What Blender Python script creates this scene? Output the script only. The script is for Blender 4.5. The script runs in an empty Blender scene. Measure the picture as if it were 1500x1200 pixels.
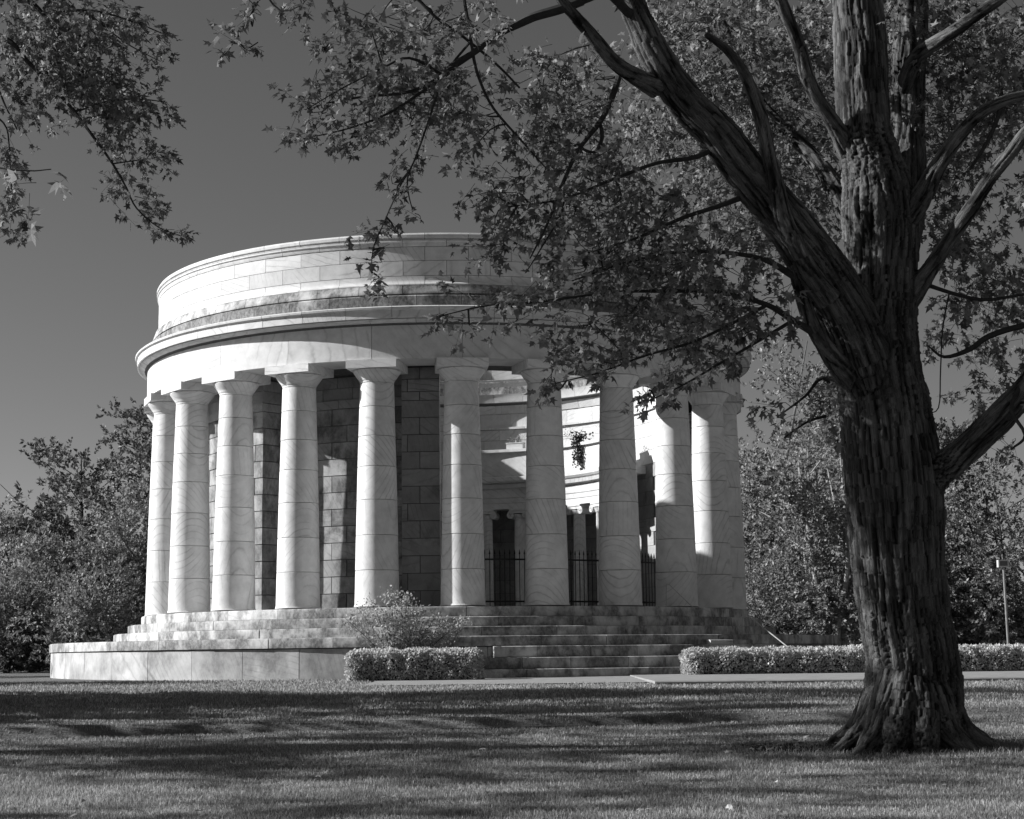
import bpy, math, random
import numpy as np
from mathutils import Vector, Matrix

random.seed(7)
RNG = np.random.default_rng(11)
R = math.radians
scene = bpy.context.scene

# ------------------------------------------------------------------ camera
F_PX, PITCH, ROLL = 2547.6, R(8.113), R(-0.647)
CAM = np.array([2.754, -71.603, 0.185])
_fw = np.array([0, math.cos(PITCH), math.sin(PITCH)])
_u0 = np.array([0, -math.sin(PITCH), math.cos(PITCH)])
_r0 = np.array([1.0, 0, 0])
_cr, _sr = math.cos(ROLL), math.sin(ROLL)
_rt = _cr * _r0 + _sr * _u0
_up = -_sr * _r0 + _cr * _u0
cam = bpy.data.cameras.new('camera')
cam.sensor_width = 36.0
cam.lens = 36.0 * F_PX / 1500.0
cam.clip_start = 0.5
cam.clip_end = 5000
camo = bpy.data.objects.new('camera', cam)
scene.collection.objects.link(camo)
M = Matrix.Identity(4)
for i in range(3):
    M[i][0], M[i][1], M[i][2], M[i][3] = _rt[i], _up[i], -_fw[i], CAM[i]
camo.matrix_world = M
scene.camera = camo

# ------------------------------------------------------------------ sky, sun, exposure
SUN_EL, SUN_AZ = R(28.5), R(-91.5)          # azimuth measured from -y (towards the camera) to +x
sun_dir = Vector((math.sin(SUN_AZ) * math.cos(SUN_EL), -math.cos(SUN_AZ) * math.cos(SUN_EL), math.sin(SUN_EL)))
world = bpy.data.worlds.new('World')
scene.world = world
world.use_nodes = True
wn = world.node_tree
wn.nodes.clear()
sky = wn.nodes.new('ShaderNodeTexSky')
sky.sky_type = 'NISHITA'
sky.sun_disc = False
sky.sun_elevation = SUN_EL
sky.sun_rotation = math.atan2(sun_dir.x, sun_dir.y)
sky.altitude = 300
sky.air_density = 0.65
sky.dust_density = 1.0
sky.ozone_density = 1.0
sep = wn.nodes.new('ShaderNodeSeparateColor')          # black-and-white film behind a red filter
bg = wn.nodes.new('ShaderNodeBackground')
bg.inputs['Strength'].default_value = 0.06
wo = wn.nodes.new('ShaderNodeOutputWorld')
wn.links.new(sky.outputs['Color'], sep.inputs['Color'])
wn.links.new(sep.outputs['Red'], bg.inputs['Color'])
wn.links.new(bg.outputs['Background'], wo.inputs['Surface'])

sun = bpy.data.lights.new('sun', 'SUN')
sun.energy = 5.0
sun.angle = R(0.53)
suno = bpy.data.objects.new('sun', sun)
suno.rotation_mode = 'QUATERNION'
suno.rotation_quaternion = sun_dir.to_track_quat('Z', 'Y')
suno.location = (-40, 0, 60)
scene.collection.objects.link(suno)

scene.view_settings.view_transform = 'Standard'
scene.view_settings.look = 'None'
scene.view_settings.exposure = 0.68
scene.view_settings.gamma = 1.0
scene.view_settings.use_curve_mapping = False
scene.render.engine = 'CYCLES'
scene.cycles.use_denoising = True
scene.cycles.max_bounces = 8
scene.cycles.diffuse_bounces = 4
scene.cycles.transmission_bounces = 4

# ------------------------------------------------------------------ helpers
COL = scene.collection


def px(x, y, d):
    """point seen at pixel (x, y) of the 1500 x 1200 photograph, d metres along the view axis"""
    return CAM + d * (_fw + _rt * ((x - 750) / F_PX) - _up * ((y - 600) / F_PX))


def link(o, parent=None):
    COL.objects.link(o)
    if parent is not None:
        o.parent = parent
    return o


def tag(o, label=None, cat=None, group=None, kind=None):
    if label: o['label'] = label
    if cat: o['category'] = cat
    if group: o['group'] = group
    if kind: o['kind'] = kind
    return o


def empty(name, loc=(0, 0, 0), rz=0.0, parent=None):
    o = bpy.data.objects.new(name, None)
    o.empty_display_size = 0.3
    o.location = loc
    o.rotation_euler = (0, 0, rz)
    return link(o, parent)


def mesh_np(name, V, loops, sizes, mat=None, smooth=False):
    V = np.asarray(V, np.float32); loops = np.asarray(loops, np.int32).ravel(); sizes = np.asarray(sizes, np.int32)
    me = bpy.data.meshes.new(name)
    me.vertices.add(len(V)); me.vertices.foreach_set('co', V.ravel())
    me.loops.add(len(loops)); me.loops.foreach_set('vertex_index', loops)
    me.polygons.add(len(sizes))
    st = np.zeros(len(sizes), np.int32); st[1:] = np.cumsum(sizes)[:-1]
    me.polygons.foreach_set('loop_start', st)
    me.polygons.foreach_set('loop_total', sizes)
    me.polygons.foreach_set('use_smooth', np.full(len(sizes), bool(smooth)))
    me.update(calc_edges=True)
    if smooth == 'auto': me.set_sharp_from_angle(angle=R(28))
    if mat: me.materials.append(mat)
    return me


class MB:
    """mesh builder"""
    def __init__(self): self.v = []; self.l = []; self.s = []
    def n(self): return len(self.v)
    def add(self, V, faces):
        b = len(self.v)
        self.v.extend([tuple(map(float, p)) for p in V])
        for f in faces:
            self.l.extend([b + i for i in f]); self.s.append(len(f))
    def box(self, x0, x1, y0, y1, z0, z1):
        V = [(x0, y0, z0), (x1, y0, z0), (x1, y1, z0), (x0, y1, z0), (x0, y0, z1), (x1, y0, z1), (x1, y1, z1), (x0, y1, z1)]
        self.add(V, [(3, 2, 1, 0), (4, 5, 6, 7), (0, 1, 5, 4), (1, 2, 6, 5), (2, 3, 7, 6), (3, 0, 4, 7)])
    def tube(self, P, rad, n=6, cap=True):
        V, Fc = tube_geo(P, rad, n, cap)
        self.add(V, Fc)
    def lathe(self, prof, n=32, cx=0, cy=0, closed=False, flute=None):
        V = []; Fc = []
        m = len(prof)
        for i in range(n):
            a = 2 * math.pi * i / n
            for k, (r, z) in enumerate(prof):
                V.append((cx + r * math.sin(a), cy - r * math.cos(a), z))
        for i in range(n):
            j = (i + 1) % n
            for k in range(m if closed else m - 1):
                k2 = (k + 1) % m
                Fc.append((i * m + k, j * m + k, j * m + k2, i * m + k2))
        self.add(V, Fc)
    def sweep(self, prof, a0, a1, n):
        """closed (r, z) profile swept about z between two angles (degrees), with end caps"""
        V = []; Fc = []; m = len(prof)
        for i in range(n + 1):
            a = R(a0 + (a1 - a0) * i / n)
            for r, z in prof: V.append((r * math.sin(a), -r * math.cos(a), z))
        for i in range(n):
            for k in range(m):
                k2 = (k + 1) % m
                Fc.append((i * m + k, (i + 1) * m + k, (i + 1) * m + k2, i * m + k2))
        Fc.append(tuple(range(m - 1, -1, -1)))
        Fc.append(tuple(n * m + k for k in range(m)))
        self.add(V, Fc)
    def mesh(self, name, mat=None, smooth=False):
        return mesh_np(name, self.v, self.l, self.s, mat, smooth)
    def obj(self, name, mat=None, parent=None, smooth=False):
        o = bpy.data.objects.new(name, self.mesh(name, mat, smooth))
        return link(o, parent)


def tube_geo(P, rad, n=6, cap=True):
    P = np.asarray(P, float); rad = np.asarray(rad, float)
    m = len(P)
    T = np.gradient(P, axis=0); T /= np.linalg.norm(T, axis=1)[:, None] + 1e-9
    ref = np.array([0.31, 0.2, 0.93]) if abs(T[0][2]) < 0.8 else np.array([1.0, 0.1, 0.0])
    N = np.cross(T, ref); N /= np.linalg.norm(N, axis=1)[:, None] + 1e-9
    B = np.cross(T, N)
    a = np.arange(n) * 2 * math.pi / n
    V = P[:, None, :] + rad[:, None, None] * (np.cos(a)[None, :, None] * N[:, None, :] + np.sin(a)[None, :, None] * B[:, None, :])
    V = V.reshape(-1, 3)
    Fc = []
    for i in range(m - 1):
        for k in range(n):
            k2 = (k + 1) % n
            Fc.append((i * n + k, i * n + k2, (i + 1) * n + k2, (i + 1) * n + k))
    if cap:
        Fc.append(tuple(range(n - 1, -1, -1))); Fc.append(tuple((m - 1) * n + k for k in range(n)))
    return V, Fc


def spline(P, per=4):
    """Catmull-Rom through rows of P"""
    P = np.asarray(P, float)
    if len(P) < 3: return P
    Q = np.vstack([2 * P[0] - P[1], P, 2 * P[-1] - P[-2]])
    out = []
    for i in range(1, len(Q) - 2):
        for t in np.linspace(0, 1, per, endpoint=False):
            p0, p1, p2, p3 = Q[i - 1], Q[i], Q[i + 1], Q[i + 2]
            out.append(0.5 * ((2 * p1) + (-p0 + p2) * t + (2 * p0 - 5 * p1 + 4 * p2 - p3) * t * t + (-p0 + 3 * p1 - 3 * p2 + p3) * t ** 3))
    out.append(P[-1])
    return np.array(out)


def vnoise(p, seed=0):
    """value noise in 0..1 for an (n, 3) array"""
    p = np.asarray(p, float); i = np.floor(p).astype(np.int64); f = p - i
    f = f * f * (3 - 2 * f)
    def h(ix, iy, iz):
        n = (ix * 374761393 + iy * 668265263 + iz * 2147483647 + seed * 974711) & 0x7fffffff
        n = ((n ^ (n >> 13)) * 1274126177) & 0x7fffffff
        n = (n ^ (n >> 16)) & 0xffffff
        return n / float(0xffffff)
    r = 0
    for dx in (0, 1):
        wx = f[:, 0] if dx else 1 - f[:, 0]
        for dy in (0, 1):
            wy = f[:, 1] if dy else 1 - f[:, 1]
            for dz in (0, 1):
                wz = f[:, 2] if dz else 1 - f[:, 2]
                r = r + wx * wy * wz * h(i[:, 0] + dx, i[:, 1] + dy, i[:, 2] + dz)
    return r


# ------------------------------------------------------------------ materials (all neutral: the photograph is black and white)
def new_mat(name):
    m = bpy.data.materials.new(name); m.use_nodes = True
    nt = m.node_tree; b = nt.nodes['Principled BSDF']
    return m, nt, b


def nd(nt, typ, **kw):
    n = nt.nodes.new(typ)
    for k, v in kw.items():
        if k.startswith('_'): n.inputs[k[1:]].default_value = v
        else: setattr(n, k, v)
    return n


def ramp(nt, src, stops):
    r = nt.nodes.new('ShaderNodeValToRGB')
    el = r.color_ramp.elements
    while len(el) < len(stops): el.new(0.5)
    for e, (p, c) in zip(el, stops):
        e.position = p; e.color = (c, c, c, 1)
    nt.links.new(src, r.inputs['Fac'])
    return r.outputs['Color']


def math_n(nt, op, a, b):
    n = nt.nodes.new('ShaderNodeMath'); n.operation = op
    for i, s in enumerate((a, b)):
        if isinstance(s, (int, float)): n.inputs[i].default_value = s
        else: nt.links.new(s, n.inputs[i])
    return n.outputs[0]


def mixc(nt, fac, a, b, typ='MIX'):
    n = nt.nodes.new('ShaderNodeMixRGB'); n.blend_type = typ
    for i, s in zip(('Fac', 'Color1', 'Color2'), (fac, a, b)):
        if isinstance(s, (int, float)): n.inputs[i].default_value = s if i == 'Fac' else (s, s, s, 1)
        else: nt.links.new(s, n.inputs[i])
    return n.outputs[0]


def marble(name, base=0.62, vein=0.36, stain=0.0, stain_col=0.05, dirt=0.0, streak=True, vein_amt=0.75, bump=0.15, tonev=0.11, sscale=1.5):
    m, nt, b = new_mat(name)
    L = nt.links
    tc = nd(nt, 'ShaderNodeTexCoord'); oi = nd(nt, 'ShaderNodeObjectInfo')
    wn_ = nd(nt, 'ShaderNodeTexWhiteNoise', noise_dimensions='1D')
    L.new(oi.outputs['Random'], wn_.inputs['W'])
    off = nd(nt, 'ShaderNodeVectorMath', operation='SCALE'); off.inputs['Scale'].default_value = 60.0
    L.new(wn_.outputs['Color'], off.inputs[0])
    # object space coordinates shifted and turned at random for every stone
    add = nd(nt, 'ShaderNodeVectorMath', operation='ADD')
    L.new(tc.outputs['Object'], add.inputs[0]); L.new(off.outputs[0], add.inputs[1])
    rot = nd(nt, 'ShaderNodeVectorRotate', rotation_type='EULER_XYZ')
    comb = nd(nt, 'ShaderNodeCombineXYZ')
    L.new(math_n(nt, 'MULTIPLY', oi.outputs['Random'], 0.9), comb.inputs['X'])
    L.new(math_n(nt, 'ADD', math_n(nt, 'MULTIPLY', wn_.outputs['Value'], 1.3), 0.15), comb.inputs['Y'])
    L.new(math_n(nt, 'MULTIPLY', wn_.outputs['Value'], 3.0), comb.inputs['Z'])
    L.new(tc.outputs['Object'], rot.inputs['Vector']); L.new(comb.outputs[0], rot.inputs['Rotation'])
    add2 = nd(nt, 'ShaderNodeVectorMath', operation='ADD')
    L.new(rot.outputs[0], add2.inputs[0]); L.new(off.outputs[0], add2.inputs[1])
    wv = nd(nt, 'ShaderNodeTexWave', wave_type='BANDS', bands_direction='X', _Scale=1.9, _Distortion=1.5, _Detail=6.0)
    wv.inputs['Detail Scale'].default_value = 1.9; wv.inputs['Detail Roughness'].default_value = 0.55
    L.new(add2.outputs[0], wv.inputs['Vector'])
    v1 = ramp(nt, wv.outputs['Fac'], [(0.0, 1.0), (0.035, 0.5), (0.12, 0.13), (0.45, 0.0)])
    ns = nd(nt, 'ShaderNodeTexNoise', _Scale=0.8, _Detail=5.0, _Roughness=0.6); L.new(add.outputs[0], ns.inputs['Vector'])
    v2 = ramp(nt, ns.outputs['Fac'], [(0.40, 0.05), (0.66, 1.0)])
    vf = math_n(nt, 'MULTIPLY', v1, math_n(nt, 'MULTIPLY', v2, vein_amt))
    tone = math_n(nt, 'ADD', base - tonev / 2, math_n(nt, 'MULTIPLY', wn_.outputs['Value'], tonev))
    col = mixc(nt, vf, tone, vein)
    cl = nd(nt, 'ShaderNodeTexNoise', _Scale=2.2, _Detail=6.0, _Roughness=0.65); L.new(add.outputs[0], cl.inputs['Vector'])
    col = mixc(nt, 1.0, col, ramp(nt, cl.outputs['Fac'], [(0.3, 0.78), (0.62, 1.0)]), 'MULTIPLY')
    if stain > 0:
        mp = nd(nt, 'ShaderNodeMapping'); mp.inputs['Scale'].default_value = (1.0, 1.0, 0.30 if streak else 0.7)
        gp = nd(nt, 'ShaderNodeNewGeometry'); L.new(gp.outputs['Position'], mp.inputs['Vector'])
        sn = nd(nt, 'ShaderNodeTexNoise', _Scale=sscale, _Detail=8.0, _Roughness=0.62); L.new(mp.outputs[0], sn.inputs['Vector'])
        c = 0.74 - 0.36 * stain
        sf = ramp(nt, sn.outputs['Fac'], [(c - 0.09, 0.0), (c + 0.10, 1.0)])
        fn = nd(nt, 'ShaderNodeTexNoise', _Scale=9.0, _Detail=6.0, _Roughness=0.7); L.new(mp.outputs[0], fn.inputs['Vector'])
        sf2 = math_n(nt, 'MULTIPLY', sf, ramp(nt, fn.outputs['Fac'], [(0.28, 0.45), (0.6, 1.0)]))
        col = mixc(nt, math_n(nt, 'MULTIPLY', sf2, 0.92), col, stain_col)
    if dirt > 0:
        dn = nd(nt, 'ShaderNodeTexNoise', _Scale=0.9, _Detail=7.0, _Roughness=0.7); L.new(add.outputs[0], dn.inputs['Vector'])
        col = mixc(nt, math_n(nt, 'MULTIPLY', ramp(nt, dn.outputs['Fac'], [(0.3, 0.0), (0.65, 1.0)]), dirt), col, 0.17)
    L.new(col, b.inputs['Base Color'])
    b.inputs['Roughness'].default_value = 0.62
    b.inputs['Specular IOR Level'].default_value = 0.25
    bn = nd(nt, 'ShaderNodeTexNoise', _Scale=14.0, _Detail=5.0); L.new(add.outputs[0], bn.inputs['Vector'])
    bp = nd(nt, 'ShaderNodeBump', _Strength=bump, _Distance=0.02); L.new(bn.outputs['Fac'], bp.inputs['Height'])
    L.new(bp.outputs[0], b.inputs['Normal'])
    return m


M_MARBLE = marble('white_marble', vein_amt=0.8, base=0.63)
M_COLUMN = marble('veined_marble', base=0.72, vein=0.30, vein_amt=0.68)
M_MOSSY = marble('mossy_marble', base=0.5, stain=0.95, stain_col=0.04, bump=0.3, streak=False)
M_APRON = marble('weathered_marble', base=0.6, stain=0.78, stain_col=0.05, bump=0.25, streak=False)
M_STEP = marble('step_marble', base=0.66, stain=0.68, stain_col=0.06, dirt=0.22, streak=False, bump=0.35)
M_STEPD = marble('dark_step_marble', base=0.62, stain=0.88, stain_col=0.05, dirt=0.3, streak=False, bump=0.35)
M_TWALL = marble('terrace_marble', base=0.60, vein=0.34, stain=0.62, stain_col=0.22, dirt=0.25, streak=False, sscale=1.1)
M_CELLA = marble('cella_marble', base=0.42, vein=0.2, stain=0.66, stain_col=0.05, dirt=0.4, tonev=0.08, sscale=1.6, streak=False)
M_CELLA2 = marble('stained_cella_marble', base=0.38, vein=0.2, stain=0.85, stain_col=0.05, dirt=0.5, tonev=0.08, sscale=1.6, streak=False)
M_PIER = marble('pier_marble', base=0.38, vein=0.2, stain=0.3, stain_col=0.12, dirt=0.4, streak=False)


def simple(name, c, rough=0.8, noise=0.0, scale=8.0, bump=0.0, spec=0.2):
    m, nt, b = new_mat(name)
    b.inputs['Roughness'].default_value = rough
    b.inputs['Specular IOR Level'].default_value = spec
    tc = nd(nt, 'ShaderNodeTexCoord')
    ns = nd(nt, 'ShaderNodeTexNoise', _Scale=scale, _Detail=6.0, _Roughness=0.65)
    nt.links.new(tc.outputs['Object'], ns.inputs['Vector'])
    nt.links.new(ramp(nt, ns.outputs['Fac'], [(0.3, max(0.0, c * (1 - noise))), (0.7, c * (1 + noise))]), b.inputs['Base Color'])
    if bump:
        bp = nd(nt, 'ShaderNodeBump', _Strength=bump, _Distance=0.03)
        nt.links.new(ns.outputs['Fac'], bp.inputs['Height']); nt.links.new(bp.outputs[0], b.inputs['Normal'])
    return m


M_MORTAR = simple('mortar', 0.10, 0.95, 0.2)
M_CORE = simple('plain_marble', 0.6, 0.8, 0.15, 1.5)
M_IRON = simple('black_iron', 0.012, 0.5, 0.2, 20, spec=0.4)
M_STEEL = simple('grey_rail_metal', 0.32, 0.4, 0.15, 12)
M_CONC = simple('concrete', 0.25, 0.9, 0.22, 3.0, 0.2)
M_ASPH = simple('asphalt', 0.05, 0.9, 0.3, 6.0, 0.3)
M_SIGN = simple('lamp_housing', 0.45, 0.5, 0.1)
M_LENS = simple('lamp_lens', 0.10, 0.3, 0.1)
M_POLE = simple('pole_metal', 0.22, 0.6, 0.2)


def leaf_mat(name, c, trans=0.5, rough=0.5, var=0.35, spec=0.3, patch=False):
    m, nt, b = new_mat(name); L = nt.links
    geo = nd(nt, 'ShaderNodeNewGeometry')
    out = nt.nodes['Material Output']
    colr = ramp(nt, geo.outputs['Random Per Island'], [(0.0, c * (1 - var)), (0.75, c * (1 + var * 0.6)), (1.0, c * (1 + var * 1.6))])
    if patch:
        pn = nd(nt, 'ShaderNodeTexNoise', _Scale=1.1, _Detail=5.0, _Roughness=0.65); L.new(geo.outputs['Position'], pn.inputs['Vector'])
        colr = mixc(nt, 1.0, colr, ramp(nt, pn.outputs['Fac'], [(0.3, 0.6), (0.7, 1.3)]), 'MULTIPLY')
    L.new(colr, b.inputs['Base Color'])
    b.inputs['Roughness'].default_value = rough
    b.inputs['Specular IOR Level'].default_value = spec
    tr = nd(nt, 'ShaderNodeBsdfTranslucent'); L.new(colr, tr.inputs['Color'])
    mx = nd(nt, 'ShaderNodeMixShader', _Fac=trans)
    L.new(b.outputs[0], mx.inputs[1]); L.new(tr.outputs[0], mx.inputs[2])
    L.new(mx.outputs[0], out.inputs['Surface'])
    return m


M_LEAF = leaf_mat('maple_leaf', 0.185, 0.52, var=0.6)
M_BGLEAF = leaf_mat('far_leaf', 0.21, 0.35, var=0.55)
M_BGDARK = leaf_mat('dark_far_leaf', 0.12, 0.3, var=0.5)
M_HEDGE = leaf_mat('hedge_leaf', 0.5, 0.45, var=0.5)
M_BUSH = leaf_mat('bush_leaf', 0.36, 0.4, var=0.5)
M_GRASS = leaf_mat('grass_blade', 0.32, 0.4, rough=0.6, var=0.5, patch=True)
M_IVY = leaf_mat('ivy_leaf', 0.05, 0.3)


def bark_mat(name, dark=0.02, light=0.12):
    m, nt, b = new_mat(name); L = nt.links
    at = nd(nt, 'ShaderNodeAttribute', attribute_name='bark_co')
    n1 = nd(nt, 'ShaderNodeTexNoise', _Scale=5.0, _Detail=9.0, _Roughness=0.7); L.new(at.outputs['Vector'], n1.inputs['Vector'])
    n2 = nd(nt, 'ShaderNodeTexNoise', _Scale=30.0, _Detail=5.0, _Roughness=0.6); L.new(at.outputs['Vector'], n2.inputs['Vector'])
    n3 = nd(nt, 'ShaderNodeTexNoise', _Scale=1.6, _Detail=4.0); 
    tc = nd(nt, 'ShaderNodeTexCoord'); L.new(tc.outputs['Object'], n3.inputs['Vector'])
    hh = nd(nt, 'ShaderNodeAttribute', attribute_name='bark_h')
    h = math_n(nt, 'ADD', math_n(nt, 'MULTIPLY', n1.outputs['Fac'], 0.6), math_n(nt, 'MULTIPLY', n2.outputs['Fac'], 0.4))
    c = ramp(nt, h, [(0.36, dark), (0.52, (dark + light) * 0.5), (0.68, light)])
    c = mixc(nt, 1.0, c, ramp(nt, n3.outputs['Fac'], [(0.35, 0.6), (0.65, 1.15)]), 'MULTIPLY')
    c = mixc(nt, 1.0, c, ramp(nt, hh.outputs['Fac'], [(0.15, 0.05), (0.7, 1.0)]), 'MULTIPLY')  # crease shade painted into the colour: low furrows darkened by bark height
    L.new(c, b.inputs['Base Color'])
    b.inputs['Roughness'].default_value = 0.9
    b.inputs['Specular IOR Level'].default_value = 0.15
    bp = nd(nt, 'ShaderNodeBump', _Strength=1.0, _Distance=0.03); L.new(h, bp.inputs['Height'])
    L.new(bp.outputs[0], b.inputs['Normal'])
    return m


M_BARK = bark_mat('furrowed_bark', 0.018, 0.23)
M_TWIG = simple('twig_bark', 0.035, 0.9, 0.3, 10)
M_BGBARK = simple('far_bark', 0.13, 0.9, 0.4, 3, 0.3)
M_PALEBARK = simple('pale_bark', 0.3, 0.9, 0.4, 3, 0.3)
M_DKBARK = simple('dark_far_bark', 0.03, 0.9, 0.3, 3)


def lawn_mat():
    m, nt, b = new_mat('grass_ground'); L = nt.links
    tc = nd(nt, 'ShaderNodeTexCoord')
    n1 = nd(nt, 'ShaderNodeTexNoise', _Scale=0.5, _Detail=6.0, _Roughness=0.6); L.new(tc.outputs['Object'], n1.inputs['Vector'])
    mp = nd(nt, 'ShaderNodeMapping'); mp.inputs['Scale'].default_value = (1.0, 0.3, 1.0); L.new(tc.outputs['Object'], mp.inputs['Vector'])
    n2 = nd(nt, 'ShaderNodeTexNoise', _Scale=38.0, _Detail=6.0, _Roughness=0.7); L.new(mp.outputs[0], n2.inputs['Vector'])
    c = mixc(nt, 1.0, ramp(nt, n1.outputs['Fac'], [(0.3, 0.13), (0.7, 0.20)]), ramp(nt, n2.outputs['Fac'], [(0.3, 0.45), (0.7, 1.4)]), 'MULTIPLY')
    # bare earth round the foot of the maple
    dm = nd(nt, 'ShaderNodeVectorMath', operation='DISTANCE'); dm.inputs[1].default_value = tuple(px(1215, 1085, 21.3))
    L.new(tc.outputs['Object'], dm.inputs[0])
    n3 = nd(nt, 'ShaderNodeTexNoise', _Scale=2.4, _Detail=5.0); L.new(tc.outputs['Object'], n3.inputs['Vector'])
    dd = math_n(nt, 'ADD', dm.outputs['Value'], math_n(nt, 'MULTIPLY', n3.outputs['Fac'], 1.2))
    c = mixc(nt, ramp(nt, math_n(nt, 'MULTIPLY', dd, 0.3), [(0.42, 1.0), (0.62, 0.0)]), c, 0.025)
    L.new(c, b.inputs['Base Color']); b.inputs['Roughness'].default_value = 0.95
    b.inputs['Specular IOR Level'].default_value = 0.05
    bp = nd(nt, 'ShaderNodeBump', _Strength=0.8, _Distance=0.05); L.new(n2.outputs['Fac'], bp.inputs['Height'])
    L.new(bp.outputs[0], b.inputs['Normal'])
    return m


M_LAWN = lawn_mat()

# ------------------------------------------------------------------ ground
_gd = np.array([-60, 0, 8, 14, 21, 28, 31, 40, 48, 55, 62, 70, 100, 200, 3000])
_gz = np.array([-1.6, -1.42, -1.27, -1.118, -0.97, -0.80, -0.745, -0.63, -0.55, -0.48, -0.42, -0.36, -0.25, -0.2, -0.2])


def road_c(x): return 28.0 + 0.20 * (x - CAM[0])          # distance of the sunken drive's far edge


def ground_z(x, y, bank=True):
    d = np.asarray(y, float) - CAM[1]; x = np.asarray(x, float)
    z = np.interp(d, _gd, _gz)
    if bank:
        t = d - road_c(x)
        dip = np.clip((t + 1.9) / 0.7, 0, 1) * np.clip(-t / 0.22, 0, 1)
        dip = np.where(t > 0, 0, dip)
        z = z - 0.14 * dip + 0.05 * np.exp(-((t - 0.45) / 0.6) ** 2)
    return z


gx = np.unique(np.concatenate([np.linspace(-900, -40, 16), np.arange(-40, 40.1, 0.8), np.linspace(40, 900, 16)]))
gy = CAM[1] + np.unique(np.round(np.concatenate([np.linspace(-60, 8, 8), np.arange(8, 24, 0.4), np.arange(24, 34, 0.1), np.arange(34, 60, 0.8), np.arange(60, 140, 4), np.linspace(140, 2500, 20)]), 3))
GX, GY = np.meshgrid(gx, gy)
GZ = ground_z(GX.ravel(), GY.ravel())
GZ = GZ + (vnoise(np.stack([GX.ravel() * 0.25, GY.ravel() * 0.25, 0 * GZ], 1), 3) - 0.5) * 0.05 * (GY.ravel() < -22)
nx, ny = len(gx), len(gy)
ii, jj = np.meshgrid(np.arange(nx - 1), np.arange(ny - 1))
a = (jj * nx + ii).ravel()
lawn = bpy.data.objects.new('lawn', mesh_np('lawn', np.stack([GX.ravel(), GY.ravel(), GZ], 1), np.stack([a, a + 1, a + 1 + nx, a + nx], 1), np.full(len(a), 4), M_LAWN, True))
tag(link(lawn), 'mown lawn striped by long tree shadows in front of the temple', None, kind='structure')


def strip(name, xs, d0, d1, lift, mat):
    V = []; Fc = []; k = 9
    for i, x in enumerate(xs):
        for t in np.linspace(0, 1, k):
            d = d0(x) * (1 - t) + d1(x) * t; y = CAM[1] + d
            V.append((x, y, float(ground_z(x, y)) + lift))
    for i in range(len(xs) - 1):
        for j in range(k - 1): Fc.append((i * k + j, (i + 1) * k + j, (i + 1) * k + j + 1, i * k + j + 1))
    mb = MB(); mb.add(V, Fc)
    return mb.obj(name, mat)


tag(strip('road', np.arange(-30, 40, 1.0), lambda x: road_c(x) - 1.3, lambda x: road_c(x) - 0.2, 0.02, M_ASPH), 'narrow asphalt drive sunk behind the near lawn', kind='structure')
mb = MB()
V = []; Fc = []
for i, x in enumerate(np.linspace(-1.4, 8.5, 24)):
    y0 = CAM[1] + 47.6 + 0.05 * (x - 3); y1 = CAM[1] + 56.5
    for t in np.linspace(0, 1, 5):
        y = y0 * (1 - t) + y1 * t; V.append((x, y, float(ground_z(x, y)) + 0.035))
for i in range(23):
    for j in range(4): Fc.append((i * 5 + j, (i + 1) * 5 + j, (i + 1) * 5 + j + 1, i * 5 + j + 1))
mb.add(V, Fc)
tag(mb.obj('path', M_CONC), 'pale path at the foot of the steps', kind='structure')

# ------------------------------------------------------------------ temple
temple = tag(empty('round_temple', (0, 0, -0.4)), 'round open roofed white marble temple ringed by plain Doric columns on a stepped terrace', 'temple')
TZ = 0.4                                                   # children are modelled at true height, the root stands on the ground


def part(name, mb, mat, parent=None, smooth=False):
    o = mb.obj(name, mat, parent or temple, smooth)
    if parent is None: o.location = (0, 0, TZ)
    return o


def ring_core(name, prof, n=96, mat=None):
    mb = MB(); mb.lathe(prof, n, closed=True)
    return part(name, mb, mat or M_MORTAR)


def ring_of(name, holder, prof, count, a_start, a_lo, a_hi, mat, gap=0.016, seg=3, jitter=0.004, mats=None):
    """stones of one course, every stone an object of its own that shares its mesh"""
    rmax = max(p[0] for p in prof)
    half = 180.0 / count - math.degrees(gap / 2 / rmax)
    mb = MB(); mb.sweep(prof, -half, half, seg)
    mes = [mb.mesh(name, m, 'auto') for m in (mats or [mat])]
    for k in range(count):
        aa = a_start + 360.0 / count * k
        an = (aa + 180) % 360 - 180
        if not (a_lo <= an <= a_hi or a_lo <= an + 360 <= a_hi): continue
        o = bpy.data.objects.new(name, mes[random.randrange(len(mes))])
        o.rotation_euler = (0, 0, R(an))
        dr = random.uniform(-jitter, jitter)
        o.location = (dr * math.sin(R(an)), -dr * math.cos(R(an)), 0)
        link(o, holder)


def ring_clip(name, hold, prof, count, a_start, lo, hi, mats, gap=0.02, seg=2, jitter=0.006):
    """like ring_of, but the stones end exactly at lo and hi"""
    rmax = max(p[0] for p in prof); g = math.degrees(gap / 2 / rmax); st_ = 360.0 / count
    cuts = [lo] + [a for a in (a_start + st_ * k for k in range(-count, count)) if lo + 1.0 < a < hi - 1.0] + [hi]
    for a0, a1 in zip(cuts[:-1], cuts[1:]):
        mb = MB(); h = (a1 - a0) / 2 - g; an = (a0 + a1) / 2
        mb.sweep(prof, -h, h, seg)
        o = mb.obj(name, random.choice(mats), hold, 'auto'); o.rotation_euler = (0, 0, R(an))
        dr = random.uniform(-jitter, jitter); o.location = (dr * math.sin(R(an)), -dr * math.cos(R(an)), 0)


def holder(name):
    return empty(name, (0, 0, TZ), 0, temple)


def G(prof, g=0.008):
    """shrinks a course top and bottom by half a joint"""
    zs = [p[1] for p in prof]; z0, z1 = min(zs), max(zs)
    return [(r, z0 + g + (z - z0) * (z1 - z0 - 2 * g) / (z1 - z0)) for r, z in prof]


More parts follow.
